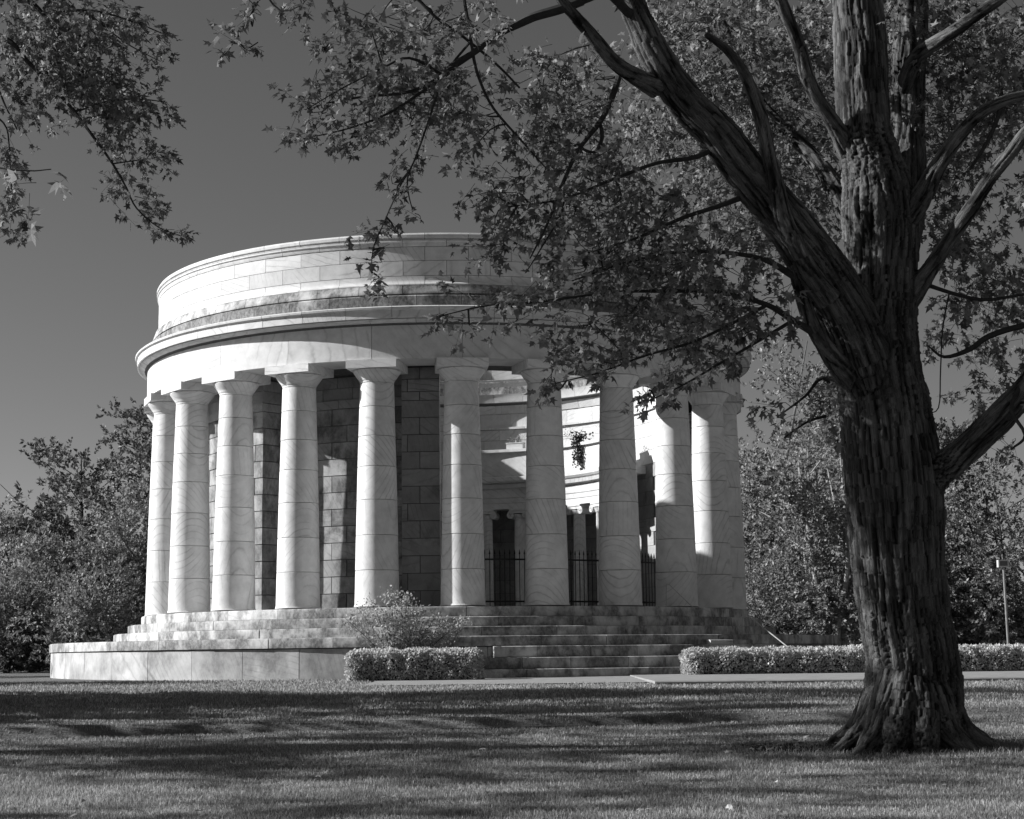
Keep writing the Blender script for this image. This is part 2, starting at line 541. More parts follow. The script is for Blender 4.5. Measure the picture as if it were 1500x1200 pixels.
# solid body of the attic and entablature behind the facing stones (outer face, top, inner face, ceiling)
ring_core('attic_core', [(12.10, 10.50), (12.10, 11.66), (12.20, 11.68), (12.45, 11.86), (12.52, 12.20), (11.98, 12.30), (11.98, 12.70), (11.80, 13.2), (11.70, 13.3), (11.70, 14.55), (11.75, 14.98),
                          (11.40, 14.98), (11.38, 13.4), (9.7, 13.16), (9.50, 13.1), (9.30, 12.7), (9.30, 12.3), (8.86, 12.2), (8.86, 11.9), (9.24, 11.7), (9.24, 10.55), (10.64, 10.55), (10.64, 10.50)])
FRONT = (-100, 104)
at = holder('attic')
ring_of('coping_stone', at, G([(11.4, 14.79), (11.835, 14.79), (11.80, 14.83), (11.86, 14.87), (11.86, 14.97), (11.82, 15.04), (11.4, 15.04)]), 48, 2.5, *FRONT, M_MARBLE)
ring_of('coping_stone', at, G([(11.4, 14.555), (11.775, 14.555), (11.79, 14.60), (11.80, 14.70), (11.84, 14.73), (11.84, 14.79), (11.4, 14.79)]), 48, 6.25, *FRONT, M_MARBLE)
ring_of('wall_block', at, G([(11.4, 14.05), (11.76, 14.05), (11.76, 14.555), (11.4, 14.555)]), 48, 2.5, *FRONT, M_MARBLE)
ring_of('wall_block', at, G([(11.4, 13.51), (11.76, 13.51), (11.76, 14.05), (11.4, 14.05)]), 48, 6.25, *FRONT, M_MARBLE)
ring_of('apron_stone', at, G([(11.4, 13.15), (11.90, 13.15), (11.89, 13.19), (11.80, 13.27), (11.765, 13.36), (11.76, 13.51), (11.4, 13.51)]), 48, 2.5, *FRONT, M_MARBLE)
ring_of('ledge_stone', at, G([(11.4, 12.81), (12.01, 12.81), (12.01, 12.86), (11.99, 12.93), (11.925, 13.09), (11.92, 13.15), (11.4, 13.15)]), 48, 6.25, *FRONT, M_APRON)
ring_of('blocking_stone', at, G([(11.4, 12.30), (12.06, 12.30), (12.06, 12.735), (11.96, 12.81), (11.4, 12.81)]), 48, 1.2, *FRONT, M_MOSSY)
en = holder('entablature')
ring_of('cornice_stone', en, G([(11.5, 11.85), (12.575, 11.85), (12.575, 12.12), (12.60, 12.135), (12.655, 12.17), (12.665, 12.24), (12.62, 12.275), (12.02, 12.33), (11.5, 12.33)]), 48, 5.0, *FRONT, M_MARBLE)
ring_of('bed_moulding', en, G([(11.5, 11.69), (12.19, 11.69), (12.20, 11.715), (12.26, 11.73), (12.36, 11.76), (12.44, 11.80), (12.49, 11.845), (11.5, 11.845)]), 48, 8.75, *FRONT, M_MARBLE)
ring_of('architrave_stone', en, G([(11.5, 10.49), (12.166, 10.49), (12.166, 11.685), (11.5, 11.685)], 0.002), 24, 12.5, *FRONT, M_MARBLE, seg=6, gap=0.014)
mb = MB(); mb.lathe([(11.495, 10.493), (11.495, 10.498), (10.62, 10.498), (10.62, 10.493)], 96, closed=True)
part('soffit', mb, M_CORE)

# inner face of the same wall, on the far side of the open court
BACK = (102, 200)
iw = holder('inner_wall')
ring_of('coping_stone', iw, G([(11.45, 14.7), (11.30, 14.7), (11.28, 15.02), (11.45, 15.02)]), 40, 3, *BACK, M_MARBLE)
for z0, z1, s in ((14.05, 14.7, 0), (13.4, 14.05, 4.5)):
    ring_of('wall_block', iw, G([(11.45, z0), (11.34, z0), (11.34, z1), (11.45, z1)]), 40, s, *BACK, M_MARBLE)
ring_of('ledge_stone', iw, G([(9.9, 12.74), (9.38, 12.74), (9.44, 13.0), (9.56, 13.14), (9.9, 13.14)]), 40, 2, *BACK, M_MOSSY)
ring_of('blocking_stone', iw, G([(9.9, 12.33), (9.25, 12.33), (9.25, 12.74), (9.9, 12.74)]), 40, 6, *BACK, M_MOSSY)
ring_of('cornice_stone', iw, G([(9.9, 11.93), (8.85, 11.93), (8.83, 12.2), (8.78, 12.33), (9.9, 12.33)]), 40, 1, *BACK, M_MARBLE)
ring_of('frieze_block', iw, G([(9.9, 11.44), (9.16, 11.44), (9.0, 11.9), (9.9, 11.93)]), 40, 1, *BACK, M_MARBLE)
ring_of('frieze_block', iw, G([(9.9, 10.82), (9.2, 10.82), (9.2, 11.44), (9.9, 11.44)]), 40, 5.5, *BACK, M_MARBLE)
ring_of('belt_stone', iw, G([(9.9, 10.7), (9.08, 10.7), (9.08, 10.82), (9.9, 10.82)]), 40, 1, *BACK, M_MARBLE)
for z0, z1, s in ((10.2, 10.7, 0), (9.6, 10.2, 4.5), (9.0, 9.6, 0), (8.4, 9.0, 4.5)):
    ring_of('wall_block', iw, G([(9.9, z0), (9.2, z0), (9.2, z1), (9.9, z1)]), 40, s, *BACK, M_MARBLE)

for i in range(11):
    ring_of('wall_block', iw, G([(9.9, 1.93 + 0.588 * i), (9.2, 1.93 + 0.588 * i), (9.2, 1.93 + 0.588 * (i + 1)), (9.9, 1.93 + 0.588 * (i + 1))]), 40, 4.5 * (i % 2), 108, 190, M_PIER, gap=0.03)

# cella wall with the entrance gap between 1 and 57 degrees
mb = MB(); mb.sweep([(9.25, 1.9), (9.98, 1.9), (9.98, 10.56), (9.25, 10.56)], 76, 319.6, 110)
mb.sweep([(8.6, 1.9), (8.84, 1.9), (8.84, 10.56), (8.6, 10.56)], 317.5, 353.2, 20)
part('cella_core', mb, M_MORTAR)
ce = holder('cella_wall')
CW = [1.93 + 0.616 * i for i in range(13)]
zt = CW[12]
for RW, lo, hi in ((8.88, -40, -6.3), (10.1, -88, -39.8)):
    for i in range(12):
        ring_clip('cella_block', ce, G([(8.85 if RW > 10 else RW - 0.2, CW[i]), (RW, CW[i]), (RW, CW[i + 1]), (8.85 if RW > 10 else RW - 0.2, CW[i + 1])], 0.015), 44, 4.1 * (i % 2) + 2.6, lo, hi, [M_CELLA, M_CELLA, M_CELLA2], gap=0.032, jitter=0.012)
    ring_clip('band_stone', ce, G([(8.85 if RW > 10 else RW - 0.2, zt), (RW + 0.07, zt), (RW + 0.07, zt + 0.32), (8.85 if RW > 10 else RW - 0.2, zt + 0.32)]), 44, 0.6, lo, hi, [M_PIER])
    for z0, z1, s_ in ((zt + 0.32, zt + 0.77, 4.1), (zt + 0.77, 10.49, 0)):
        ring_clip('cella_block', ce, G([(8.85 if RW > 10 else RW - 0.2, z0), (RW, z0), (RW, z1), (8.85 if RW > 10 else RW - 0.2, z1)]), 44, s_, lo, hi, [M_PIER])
pier = holder('entrance_pier')
rows = CW[:13] + [zt + 0.32, zt + 0.77, 10.52]
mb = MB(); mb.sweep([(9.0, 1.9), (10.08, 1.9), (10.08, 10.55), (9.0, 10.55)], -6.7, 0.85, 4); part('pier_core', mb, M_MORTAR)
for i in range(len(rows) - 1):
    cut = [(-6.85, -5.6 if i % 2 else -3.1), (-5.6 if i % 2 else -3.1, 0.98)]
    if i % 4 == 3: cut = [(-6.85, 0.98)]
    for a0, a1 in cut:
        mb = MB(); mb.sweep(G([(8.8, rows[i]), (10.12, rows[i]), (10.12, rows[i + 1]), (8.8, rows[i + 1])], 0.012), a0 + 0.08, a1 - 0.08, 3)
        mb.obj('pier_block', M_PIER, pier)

# inner Ionic ring: columns, entablature, parapet with planters
IR0, IR1 = 112, 300
mb = MB()
mb.sweep([(7.25, 6.82), (7.95, 6.82), (7.95, 8.0), (9.3, 8.0), (9.3, 8.35), (7.75, 8.35), (7.75, 9.42), (7.45, 9.42), (7.45, 8.31), (6.95, 8.24), (6.95, 8.08), (7.02, 7.99), (7.14, 7.97), (7.14, 7.75), (7.22, 7.7), (7.22, 7.34), (7.25, 7.3), (7.25, 7.1), (7.28, 7.08)], IR0, IR1, 48)
part('ionic_entablature', mb, M_MARBLE, smooth='auto')
mb = MB(); mb.sweep([(7.3, 9.42), (7.85, 9.42), (7.85, 9.55), (7.3, 9.55)], IR0, IR1, 48); part('parapet_cap', mb, M_MARBLE)
mb = MB()
for k in range(420):
    a0 = IR0 + 0.3 + k * (IR1 - IR0 - 0.6) / 420
    mb.sweep([(7.02, 7.76), (7.2, 7.76), (7.2, 7.93), (7.02, 7.93)], a0, a0 + 0.27, 1)
tag(part('dentils', mb, M_MARBLE), kind='stuff')
ion = MB()
fl = []
nf = 48
prof = [(0.30, 1.93), (0.36, 1.95), (0.40, 2.0), (0.40, 2.08), (0.34, 2.14), (0.38, 2.2), (0.36, 2.26), (0.31, 2.30)]
ion.lathe(prof, 24)
V = []; Fc = []
zz = np.linspace(2.30, 6.42, 6)
for z in zz:
    r = 0.305 - 0.045 * (z - 2.3) / 4.12
    for k in range(nf):
        a_ = 2 * math.pi * k / nf
        rr = r * (1.0 if k % 2 == 0 else 0.90)
        V.append((rr * math.sin(a_), -rr * math.cos(a_), z))
for i in range(5):
    for k in range(nf): Fc.append((i * nf + k, i * nf + (k + 1) % nf, (i + 1) * nf + (k + 1) % nf, (i + 1) * nf + k))
ion.add(V, Fc)
ion_me = ion.mesh('shaft', M_MARBLE)
cap = MB()
cap.lathe([(0.0, 6.40), (0.28, 6.40), (0.30, 6.46), (0.33, 6.52), (0.35, 6.58), (0.0, 6.60)], 24)
cap.box(-0.42, 0.42, -0.33, 0.33, 6.62, 6.74); cap.box(-0.40, 0.40, -0.36, 0.36, 6.745, 6.82)
for sx in (-1, 1):
    for sy in (-1, 1):                                    # volutes: spiral rolls on both faces
        pts = []
        for t in np.linspace(0, 2.1 * 2 * math.pi, 40):
            rr = 0.165 * (1 - t / 15.5)
            pts.append((sx * (0.36 + rr * math.sin(t)), sy * 0.31, 6.545 + rr * math.cos(t)))
        cap.tube(pts, [0.035] * 40, 5)
    n0 = 16
    V = [(sx * 0.36 + 0.15 * math.cos(2 * math.pi * k / n0), y_, 6.545 + 0.15 * math.sin(2 * math.pi * k / n0)) for y_ in (-0.29, 0.29) for k in range(n0)]
    cap.add(V, [(k, (k + 1) % n0, n0 + (k + 1) % n0, n0 + k) for k in range(n0)] + [tuple(range(n0)), tuple(range(2 * n0 - 1, n0 - 1, -1))])
cap_me = cap.mesh('capital', M_MARBLE, 'auto')
for k in range(15):
    an = 119.5 + 12.2 * k
    c = empty('ionic_column', (7.6 * math.sin(R(an)), -7.6 * math.cos(R(an)), TZ), R(an), temple)
    link(bpy.data.objects.new('shaft', ion_me), c); link(bpy.data.objects.new('capital', cap_me), c)

# Doric colonnade
drum_z = [1.95, 3.205, 4.41, 5.63, 6.795, 7.86, 8.89, 9.74]
NS = 40


def shaft_r(z):
    t = (z - 1.95) / 7.79
    return 0.775 - 0.18 * t + 0.014 * math.sin(math.pi * t) + (0.03 * max(0, 1 - (z - 1.95) / 0.10))


drums = []
for i in range(7):
    z0, z1 = drum_z[i], drum_z[i + 1]
    zs = [z0, z0 + 0.03, z0 + 0.1, (2 * z0 + z1) / 3, (z0 + 2 * z1) / 3, z1] if i == 0 else [z0, (2 * z0 + z1) / 3, (z0 + 2 * z1) / 3, z1]
    g = 0.006
    prof = [(0.0, zs[0] + g), (shaft_r(zs[0]) - 0.012, zs[0] + g), (shaft_r(zs[0]), zs[0] + g + 0.010)] + [(shaft_r(z), z) for z in zs[1:-1]] + [(shaft_r(zs[-1]), zs[-1] - g - 0.010), (shaft_r(zs[-1]) - 0.012, zs[-1] - g), (0.0, zs[-1] - g)]
    mb = MB(); mb.lathe(prof, NS)
    me = mb.mesh('drum', M_COLUMN, True)
    drums.append(me)
mb = MB(); mb.lathe([(0, 9.742), (0.585, 9.742), (0.60, 9.76), (0.605, 9.83), (0.63, 9.835), (0.635, 9.86), (0.645, 9.862), (0.65, 9.885), (0.70, 9.945), (0.765, 10.04), (0.815, 10.11), (0.84, 10.16), (0.835, 10.185), (0.80, 10.199), (0, 10.199)], NS)
ech_me = mb.mesh('echinus', M_COLUMN, True)
mb = MB(); b_ = 0.87; mb.box(-0.9, 0.9, -b_, b_, 10.202, 10.487)
aba_me = mb.mesh('abacus', M_COLUMN)
mb = MB(); mb.lathe([(0.55, 1.95), (0.55, 9.75)], 16); dcore = mb.mesh('drum_core', M_MORTAR)


def shade_auto(me, ang=35):
    me.polygons.foreach_set('use_smooth', np.ones(len(me.polygons), bool))
    try: me.set_sharp_from_angle(angle=R(ang))
    except Exception: pass


for me in drums + [ech_me]: shade_auto(me)
RC = 11.4
for k in range(24):
    an = 5.0 + 15 * k
    c = empty('doric_column', (RC * math.sin(R(an)), -RC * math.cos(R(an)), TZ), R(an), temple)
    for i, me in enumerate(drums):
        o = link(bpy.data.objects.new('drum', me), c)
        o.rotation_euler = (0, 0, random.uniform(0, 6.28)); o.location = (random.uniform(-0.003, 0.003), random.uniform(-0.003, 0.003), 0)
    link(bpy.data.objects.new('echinus', ech_me), c); link(bpy.data.objects.new('abacus', aba_me), c)

# stepped base and terrace
ring_core('base_core', [(0.02, 1.90), (12.17, 1.90), (12.17, 1.56), (12.68, 1.55), (12.68, 1.22), (13.2, 1.21), (13.2, 0.86), (15.58, 0.86), (15.55, -0.9), (0.02, -0.9)], 120)
mb = MB(); mb.lathe([(0.02, 1.93), (12.0, 1.93)], 96); part('floor', mb, M_CORE)
st = holder('step_ring')
SV = (-102, 104)
for (r, z0, z1, s, cnt, mats) in ((12.23, 1.575, 1.93, 0, 34, [M_STEP, M_APRON]), (12.73, 1.235, 1.575, 4, 30, [M_STEP, M_STEPD]), (13.28, 0.885, 1.235, 1.5, 32, [M_STEP, M_APRON, M_STEPD])):
    ring_of('step_stone', st, G([(r - 0.9, z0), (r - 0.012, z0), (r, z0 + 0.01), (r, z1 - 0.045), (r - 0.015, z1 - 0.015), (r - 0.045, z1), (r - 0.9, z1)], 0.005), cnt, s, *SV, None, seg=4, jitter=0.012, mats=mats)
te = holder('terrace')
ring_of('coping_slab', te, G([(13.1, 0.555), (15.70, 0.555), (15.70, 0.84), (15.685, 0.870), (15.655, 0.885), (13.1, 0.885)], 0.004), 44, 1.0, *SV, None, seg=4, jitter=0.012, mats=[M_STEP, M_STEPD])
ring_of('terrace_block', te, G([(15.2, -0.85), (15.63, -0.85), (15.63, 0.53), (15.2, 0.53)], 0.004), 48, 3.2, -102, 11, M_TWALL, seg=3, jitter=0.006, gap=0.02)
ring_of('terrace_block', te, G([(15.2, -0.85), (15.63, -0.85), (15.63, 0.53), (15.2, 0.53)], 0.004), 48, 3.2, 48, 104, M_STEP, seg=3, jitter=0.006, gap=0.02)

# entrance stair: curved steps concentric with the terrace, centred on the entrance axis
stair = holder('entrance_stair')
for (r, z0, z1, a0, a1, n) in ((16.04, 0.195, 0.545, 7.5, 47.5, 7), (16.42, -0.165, 0.185, 6.0, 49, 8), (16.80, -0.85, -0.175, 4.6, 50.4, 7), (15.98, 0.549, 0.70, 35.6, 43.0, 2)):
    cuts = np.linspace(a0, a1, n + 1) + np.concatenate([[0], RNG.uniform(-1.0, 1.0, n - 1), [0]])
    for i in range(n):
        mb = MB(); rj = r + random.uniform(-0.012, 0.012)
        mb.sweep([(15.66, z0), (rj - 0.01, z0), (rj, z0 + 0.01), (rj, z1 - 0.045), (rj - 0.015, z1 - 0.015), (rj - 0.045, z1), (15.66, z1)], cuts[i] + 0.025, cuts[i + 1] - 0.025, 4)
        mb.obj('step_stone', random.choice([M_STEP, M_STEPD]), stair, 'auto')
mb = MB(); mb.sweep([(15.0, -0.9), (15.60, -0.9), (15.60, 0.5), (15.0, 0.5)], 0, 55, 16); mb.obj('stair_core', M_MORTAR, stair)

# iron fence across the entrance
fence = tag(empty('iron_fence', (0, 0, 1.93)), 'black iron picket fence with spear tips across the temple entrance', 'fence')
FR = 10.3
pk = MB(); pk.tube([(0, 0, 0.05), (0, 0, 1.86)], [0.016, 0.016], 6); pk.tube([(0, 0, 1.86), (0, 0, 1.90), (0, 0, 2.06)], [0.016, 0.032, 0.002], 6)
pk_me = pk.mesh('picket', M_IRON)
for k in range(56):
    an = 1.6 + k * (57 - 1.6) / 55
    o = bpy.data.objects.new('picket', pk_me); o.location = (FR * math.sin(R(an)), -FR * math.cos(R(an)), 0); link(o, fence)
for z in (0.18, 1.66):
    mb = MB(); mb.sweep([(FR - 0.02, z), (FR + 0.02, z), (FR + 0.02, z + 0.06), (FR - 0.02, z + 0.06)], 1.2, 57, 30); mb.obj('rail', M_IRON, fence)
for an in (1.5, 20, 38, 56.5):
    mb = MB(); mb.tube([(FR * math.sin(R(an)), -FR * math.cos(R(an)), 0), (FR * math.sin(R(an)), -FR * math.cos(R(an)), 1.95)], [0.035, 0.035], 8); mb.obj('post', M_IRON, fence)


def rail(pts_list, label, rad=0.022):
    t = tag(empty('handrail', tuple(pts_list[0][0])), label, 'handrail', 'thin metal handrails on the temple steps')
    o0 = np.array(pts_list[0][0])
    for nm, P in zip(('post', 'rail', 'post'), pts_list):
        mb = MB(); mb.tube(np.array(P) - o0, [rad] * len(P), 8); mb.obj(nm, M_STEEL, t)


def on(x, y, d, z):
    p = px(x, y, d); p[2] = z; return p


d_ = 60.0
top = px(1087, 903, d_)
rail([[on(1087, 929, d_, 0.885), top], [top, px(1100, 905, d_ - 0.3), px(1158, 951, d_ - 2.2)], [px(1156, 950, d_ - 2.1), on(1156, 990, d_ - 2.1, -0.45)]], 'pale thin handrail sloping down behind the right hedge')
d_ = 61.5
top = px(976, 855, d_)
rail([[on(976, 889, d_, 1.93), top], [top, px(980, 856, d_ - 0.2), px(1016, 891, d_ - 0.9)]], 'thin dark handrail on the top step before a column', 0.016)

# ------------------------------------------------------------------ kerb slab
mb = MB()
p0 = px(957, 1002, 46.0)[0]
V = []; xs = np.linspace(p0, 45, 30)
for x in xs:
    y0 = CAM[1] + 46.0; zt_ = -0.47
    yb = CAM[1] + 57.5
    inset = max(0.0, 1.0 - (x - p0) / 2.0)
    for (yy, z) in ((y0, -0.9), (y0, zt_ - 0.03), (y0 + 0.03, zt_), (yb, zt_ + 0.07), (yb, -0.9)): V.append((x, yy, z))
Fc = []
for i in range(len(xs) - 1):
    for k in range(4): Fc.append((i * 5 + k, (i + 1) * 5 + k, (i + 1) * 5 + k + 1, i * 5 + k + 1))
Fc.append((4, 3, 2, 1, 0))
mb.add(V, Fc)
tag(mb.obj('pavement', M_CONC), 'raised pale concrete walk in front of the right hedge', kind='structure')

# ------------------------------------------------------------------ leaves
LEAF2 = np.array([(0, 0.02), (0.36, 0.0), (0.19, 0.26), (0.50, 0.54), (0.17, 0.52), (0.0, 1.0), (-0.17, 0.52), (-0.50, 0.54), (-0.19, 0.26), (-0.36, 0.0)])
LEAF = np.column_stack([LEAF2, -0.5 * (LEAF2[:, 0] ** 2) - 0.14 * LEAF2[:, 1] ** 2])
LEAF_F = [(0, 1, 2), (2, 3, 4), (4, 5, 6), (6, 7, 8), (8, 9, 0), (0, 2, 4, 6, 8)]
LEAF_L = np.array([i for f in LEAF_F for i in f]); LEAF_S = np.array([len(f) for f in LEAF_F])


def leaf_frames(P, D, N):
    """rows: position, direction of the midrib, normal"""
    D = D / (np.linalg.norm(D, axis=1)[:, None] + 1e-9)
    X = np.cross(D, N); X /= np.linalg.norm(X, axis=1)[:, None] + 1e-9
    Z = np.cross(X, D)
    return np.stack([X, D, Z], 2)


def leaves_mesh(name, P, D, N, S, mat):
    Fm = leaf_frames(P, D, N)
    n, k = len(P), len(LEAF)
    SH = LEAF[None] * np.stack([RNG.uniform(0.6, 1.1, n), RNG.uniform(0.85, 1.1, n), RNG.uniform(-0.6, 2.4, n)], 1)[:, None, :] + RNG.normal(0, 0.035, (n, k, 3))
    V = P[:, None, :] + S[:, None, None] * np.einsum('nij,nkj->nki', Fm, SH)
    L = (LEAF_L[None, :] + (np.arange(n) * k)[:, None])
    return mesh_np(name, V.reshape(-1, 3), L, np.tile(LEAF_S, n), mat)


def quads_mesh(name, P, D, N, S, mat, asp=0.55):
    Q = np.array([(0, 0, 0), (asp * 0.5, 0.5, 0.04), (0, 1, -0.05), (-asp * 0.5, 0.5, 0.04)])
    Fm = leaf_frames(P, D, N)
    V = P[:, None, :] + S[:, None, None] * np.einsum('nij,kj->nki', Fm, Q)
    n = len(P)
    return mesh_np(name, V.reshape(-1, 3), np.arange(4 * n), np.full(n, 4), mat)


def rnd_dir(n):
    v = RNG.normal(size=(n, 3)); return v / np.linalg.norm(v, axis=1)[:, None]


def sprays(starts, dirs, length, nleaf, size, twigs, trad=0.004):
    """leafy twigs; returns leaf positions, directions, normals, sizes"""
    PP, DD, NN, SS = [], [], [], []
    for p, d in zip(starts, dirs):
        d = d / np.linalg.norm(d); Ln = length * RNG.uniform(0.6, 1.3)
        m = 5
        bend = rnd_dir(1)[0] * 0.25 * Ln
        t = np.linspace(0, 1, m)[:, None]
        C = p + d * Ln * t + bend * t * t + np.array([0, 0, -0.22 * Ln]) * t * t
        if twigs is not None: twigs.tube(C, np.linspace(trad, trad * 0.4, m), 3, False)
        k = max(3, int(nleaf * RNG.uniform(0.7, 1.3)))
        tt = RNG.beta(1.6, 1.0, k)
        pos = np.stack([np.interp(tt, t[:, 0], C[:, i]) for i in range(3)], 1)
        out = rnd_dir(k) + 0.55 * d + np.array([0, 0, -0.35])
        out /= np.linalg.norm(out, axis=1)[:, None]
        pos = pos + out * size * RNG.uniform(0.2, 0.75, (k, 1))
        nr = rnd_dir(k) * 0.75 + np.array([0, -0.25, 0.75])
        PP.append(pos); DD.append(out + np.array([0, 0, -0.2])); NN.append(nr); SS.append(size * RNG.uniform(0.65, 1.25, k))
    return np.concatenate(PP), np.concatenate(DD), np.concatenate(NN), np.concatenate(SS)


def in_view_px(P):
    q = P - CAM; d = q @ _fw
    return 750 + F_PX * (q @ _rt) / d, 600 - F_PX * (q @ _up) / d, d


def split_leaves(tree, P, D, N, S, mat, nmax=300, loc=None):
    """the leaves that show largest become objects of their own, the rest one mass"""
    x, y, d = in_view_px(P)
    ok = (x > 5) & (x < 1495) & (y > 5) & (y < 1195)
    score = np.where(ok, S / d, 0) * RNG.uniform(0.85, 1.0, len(S))
    order = np.argsort(-score); big = order[:nmax]; rest = order[nmax:]
    org = np.array(tree.location)
    mes = [mesh_np('leaf', LEAF * np.array([RNG.uniform(0.65, 1.1), 1.0, RNG.uniform(-0.6, 2.4)]) + RNG.normal(0, 0.035, LEAF.shape), LEAF_L, LEAF_S, mat) for _ in range(10)]
    Fm = leaf_frames(P[big], D[big], N[big])
    for k, i in enumerate(big):
        o = bpy.data.objects.new('leaf', mes[k % 10])
        mw = Matrix.Identity(4)
        for a_ in range(3):
            for b2 in range(3): mw[a_][b2] = Fm[k][a_][b2] * S[i]
            mw[a_][3] = P[i][a_] - org[a_]
        o.matrix_local = mw
        COL.objects.link(o); o.parent = tree
    o = bpy.data.objects.new('foliage', leaves_mesh('foliage', P[rest] - org, D[rest], N[rest], S[rest], mat))
    tag(link(o, tree), kind='stuff')


# ------------------------------------------------------------------ the old maple on the right
TD = 21.0
base = px(1335, 1097, TD)
maple = tag(empty('maple_tree', tuple(base)), 'huge old maple with furrowed trunk and spreading limbs on the lawn right of the temple', 'tree')
limbs = {
    'trunk': [(1336, 1125, 100, 21), (1337, 1085, 84, 21), (1337, 1045, 75, 21), (1336, 1000, 70, 21), (1332, 950, 67, 21), (1324, 900, 66, 21), (1314, 800, 68, 21), (1308, 700, 70, 21), (1297, 600, 65, 21), (1289, 540, 61, 21), (1285, 480, 58, 21), (1290, 420, 54, 21), (1292, 350, 53, 21), (1288, 290, 54, 21), (1277, 240, 47, 21), (1266, 190, 39, 21), (1262, 100, 38, 21.2), (1257, 0, 36, 21.4), (1250, -150, 30, 21.8), (1240, -380, 18, 22)],
    'stem': [(1303, 400, 40, 21.1), (1318, 320, 36, 21.2), (1328, 250, 28, 21.4), (1330, 200, 24, 21.6), (1331, 100, 25, 21.8), (1337, 0, 22, 22), (1348, -150, 17, 22.4), (1365, -330, 10, 22.8)],
    'left': [(1290, 600, 40, 20.9), (1266, 520, 46, 20.8), (1245, 470, 44, 20.7), (1217, 420, 41, 20.6), (1192, 378, 38, 20.5), (1155, 328, 35, 20.4), (1115, 278, 32, 20.3), (1060, 208, 29, 20.2), (1005, 150, 26, 20.1), (964, 90, 23, 20), (941, 40, 20, 20), (925, 0, 18, 20), (895, -100, 14, 20), (865, -220, 8, 19.8)],
    'low_right': [(1330, 730, 36, 21), (1368, 694, 27, 20.8), (1400, 672, 22, 20.7), (1440, 632, 20, 20.5), (1480, 592, 18, 20.3), (1530, 540, 16, 20), (1620, 470, 12, 19.6), (1720, 430, 7, 19.2)],
    'fork': [(1395, 676, 17, 20.7), (1425, 660, 15, 20.9), (1465, 622, 14, 21.1), (1510, 580, 13, 21.4), (1600, 545, 9, 21.8)],
    'mid_right': [(1330, 440, 18, 20.9), (1362, 395, 13, 20.7), (1388, 356, 11, 20.6), (1422, 306, 11, 20.4), (1458, 252, 10, 20.3), (1500, 198, 9, 20.2), (1560, 120, 7, 20), (1610, 40, 4, 20)],
    'up_right': [(1320, 330, 22, 20.9), (1350, 290, 17, 20.7), (1372, 248, 13, 20.6), (1398, 208, 11, 20.5), (1432, 170, 9.5, 20.4), (1470, 148, 8.5, 20.3), (1510, 138, 8, 20.2), (1590, 120, 6, 20)],
    'top_right': [(1322, 130, 11, 21.6), (1343, 84, 11, 21.2), (1398, 46, 9.5, 20.7), (1460, 2, 8.5, 20.5), (1530, -50, 6, 20.2)],
    'front_left': [(1215, 440, 18, 20.2), (1185, 400, 15, 20.1), (1166, 360, 13, 20.1), (1148, 318, 12, 20.1), (1128, 234, 11, 20), (1114, 168, 10, 20), (1092, 110, 8.5, 20), (1066, 74, 7, 20), (1034, 50, 5, 19.8)],
    'stub': [(1250, 560, 20, 20.8), (1222, 528, 14, 20.5), (1196, 488, 12, 20.4), (1180, 450, 11, 20.3), (1166, 405, 9, 20.2), (1160, 390, 6, 20.2)],
    'back_left': [(1250, 330, 20, 21.6), (1228, 285, 15, 21.8), (1196, 236, 12, 22.1), (1156, 196, 10, 22.4), (1120, 158, 8, 22.7), (1090, 110, 6, 23), (1060, 30, 4, 23.2)],
    'high_left': [(1245, 230, 16, 21), (1226, 190, 12, 20.8), (1190, 132, 11, 20.7), (1168, 60, 10, 20.6), (1144, 0, 9, 20.5), (1120, -100, 6, 20.3)],
    'far_left': [(962, 128, 16, 20), (930, 112, 12, 19.8), (900, 92, 11, 19.6), (862, 46, 9, 19.4), (824, 2, 8, 19.2), (790, -60, 5, 19)],
}
roots = [
    [(1325, 940, 30, 21), (1296, 1010 , 28, 20.9), (1266, 1066, 19, 20.6), (1238, 1092, 10, 20.4), (1208, 1112, 4, 20.3)],
    [(1325, 950, 30, 20.9), (1304, 1020, 28, 20.6), (1284, 1072, 20, 20.35), (1262, 1102, 11, 20.1), (1236, 1124, 4, 20.0)],
    [(1330, 960, 26, 20.8), (1322, 1030, 30, 20.5), (1312, 1080, 24, 20.25), (1300, 1110, 14, 20.1), (1290, 1126, 6, 20.0)],
    [(1335, 960, 26, 20.8), (1346, 1030, 30, 20.5), (1350, 1080, 25, 20.25), (1356, 1112, 15, 20.1), (1360, 1130, 8, 20.0)],
    [(1340, 950, 28, 20.9), (1366, 1020, 28, 20.6), (1388, 1070, 21, 20.4), (1416, 1098, 16, 20.3), (1445, 1116, 7, 20.2)],
    [(1340, 930, 30, 21), (1374, 1010, 29, 20.9), (1404, 1064, 20, 20.8), (1438, 1088, 12, 20.8), (1470, 1104, 6, 20.8), (1494, 1120, 3, 20.8)],
    [(1340, 950, 28, 21.1), (1370, 1020, 28, 21.3), (1404, 1062, 19, 21.5), (1440, 1084, 10, 21.7), (1476, 1098, 4, 22.0)],
    [(1325, 950, 30, 21.1), (1290, 1020, 28, 21.3), (1258, 1064, 18, 21.5), (1226, 1084, 9, 21.8), (1200, 1098, 4, 22)],
]


def px_path(rows, per=5):
    rows = np.array(rows, float)
    S = spline(rows, per)
    P = np.array([px(r[0], r[1], r[3]) for r in S])
    return P, S[:, 2] * S[:, 3] / F_PX


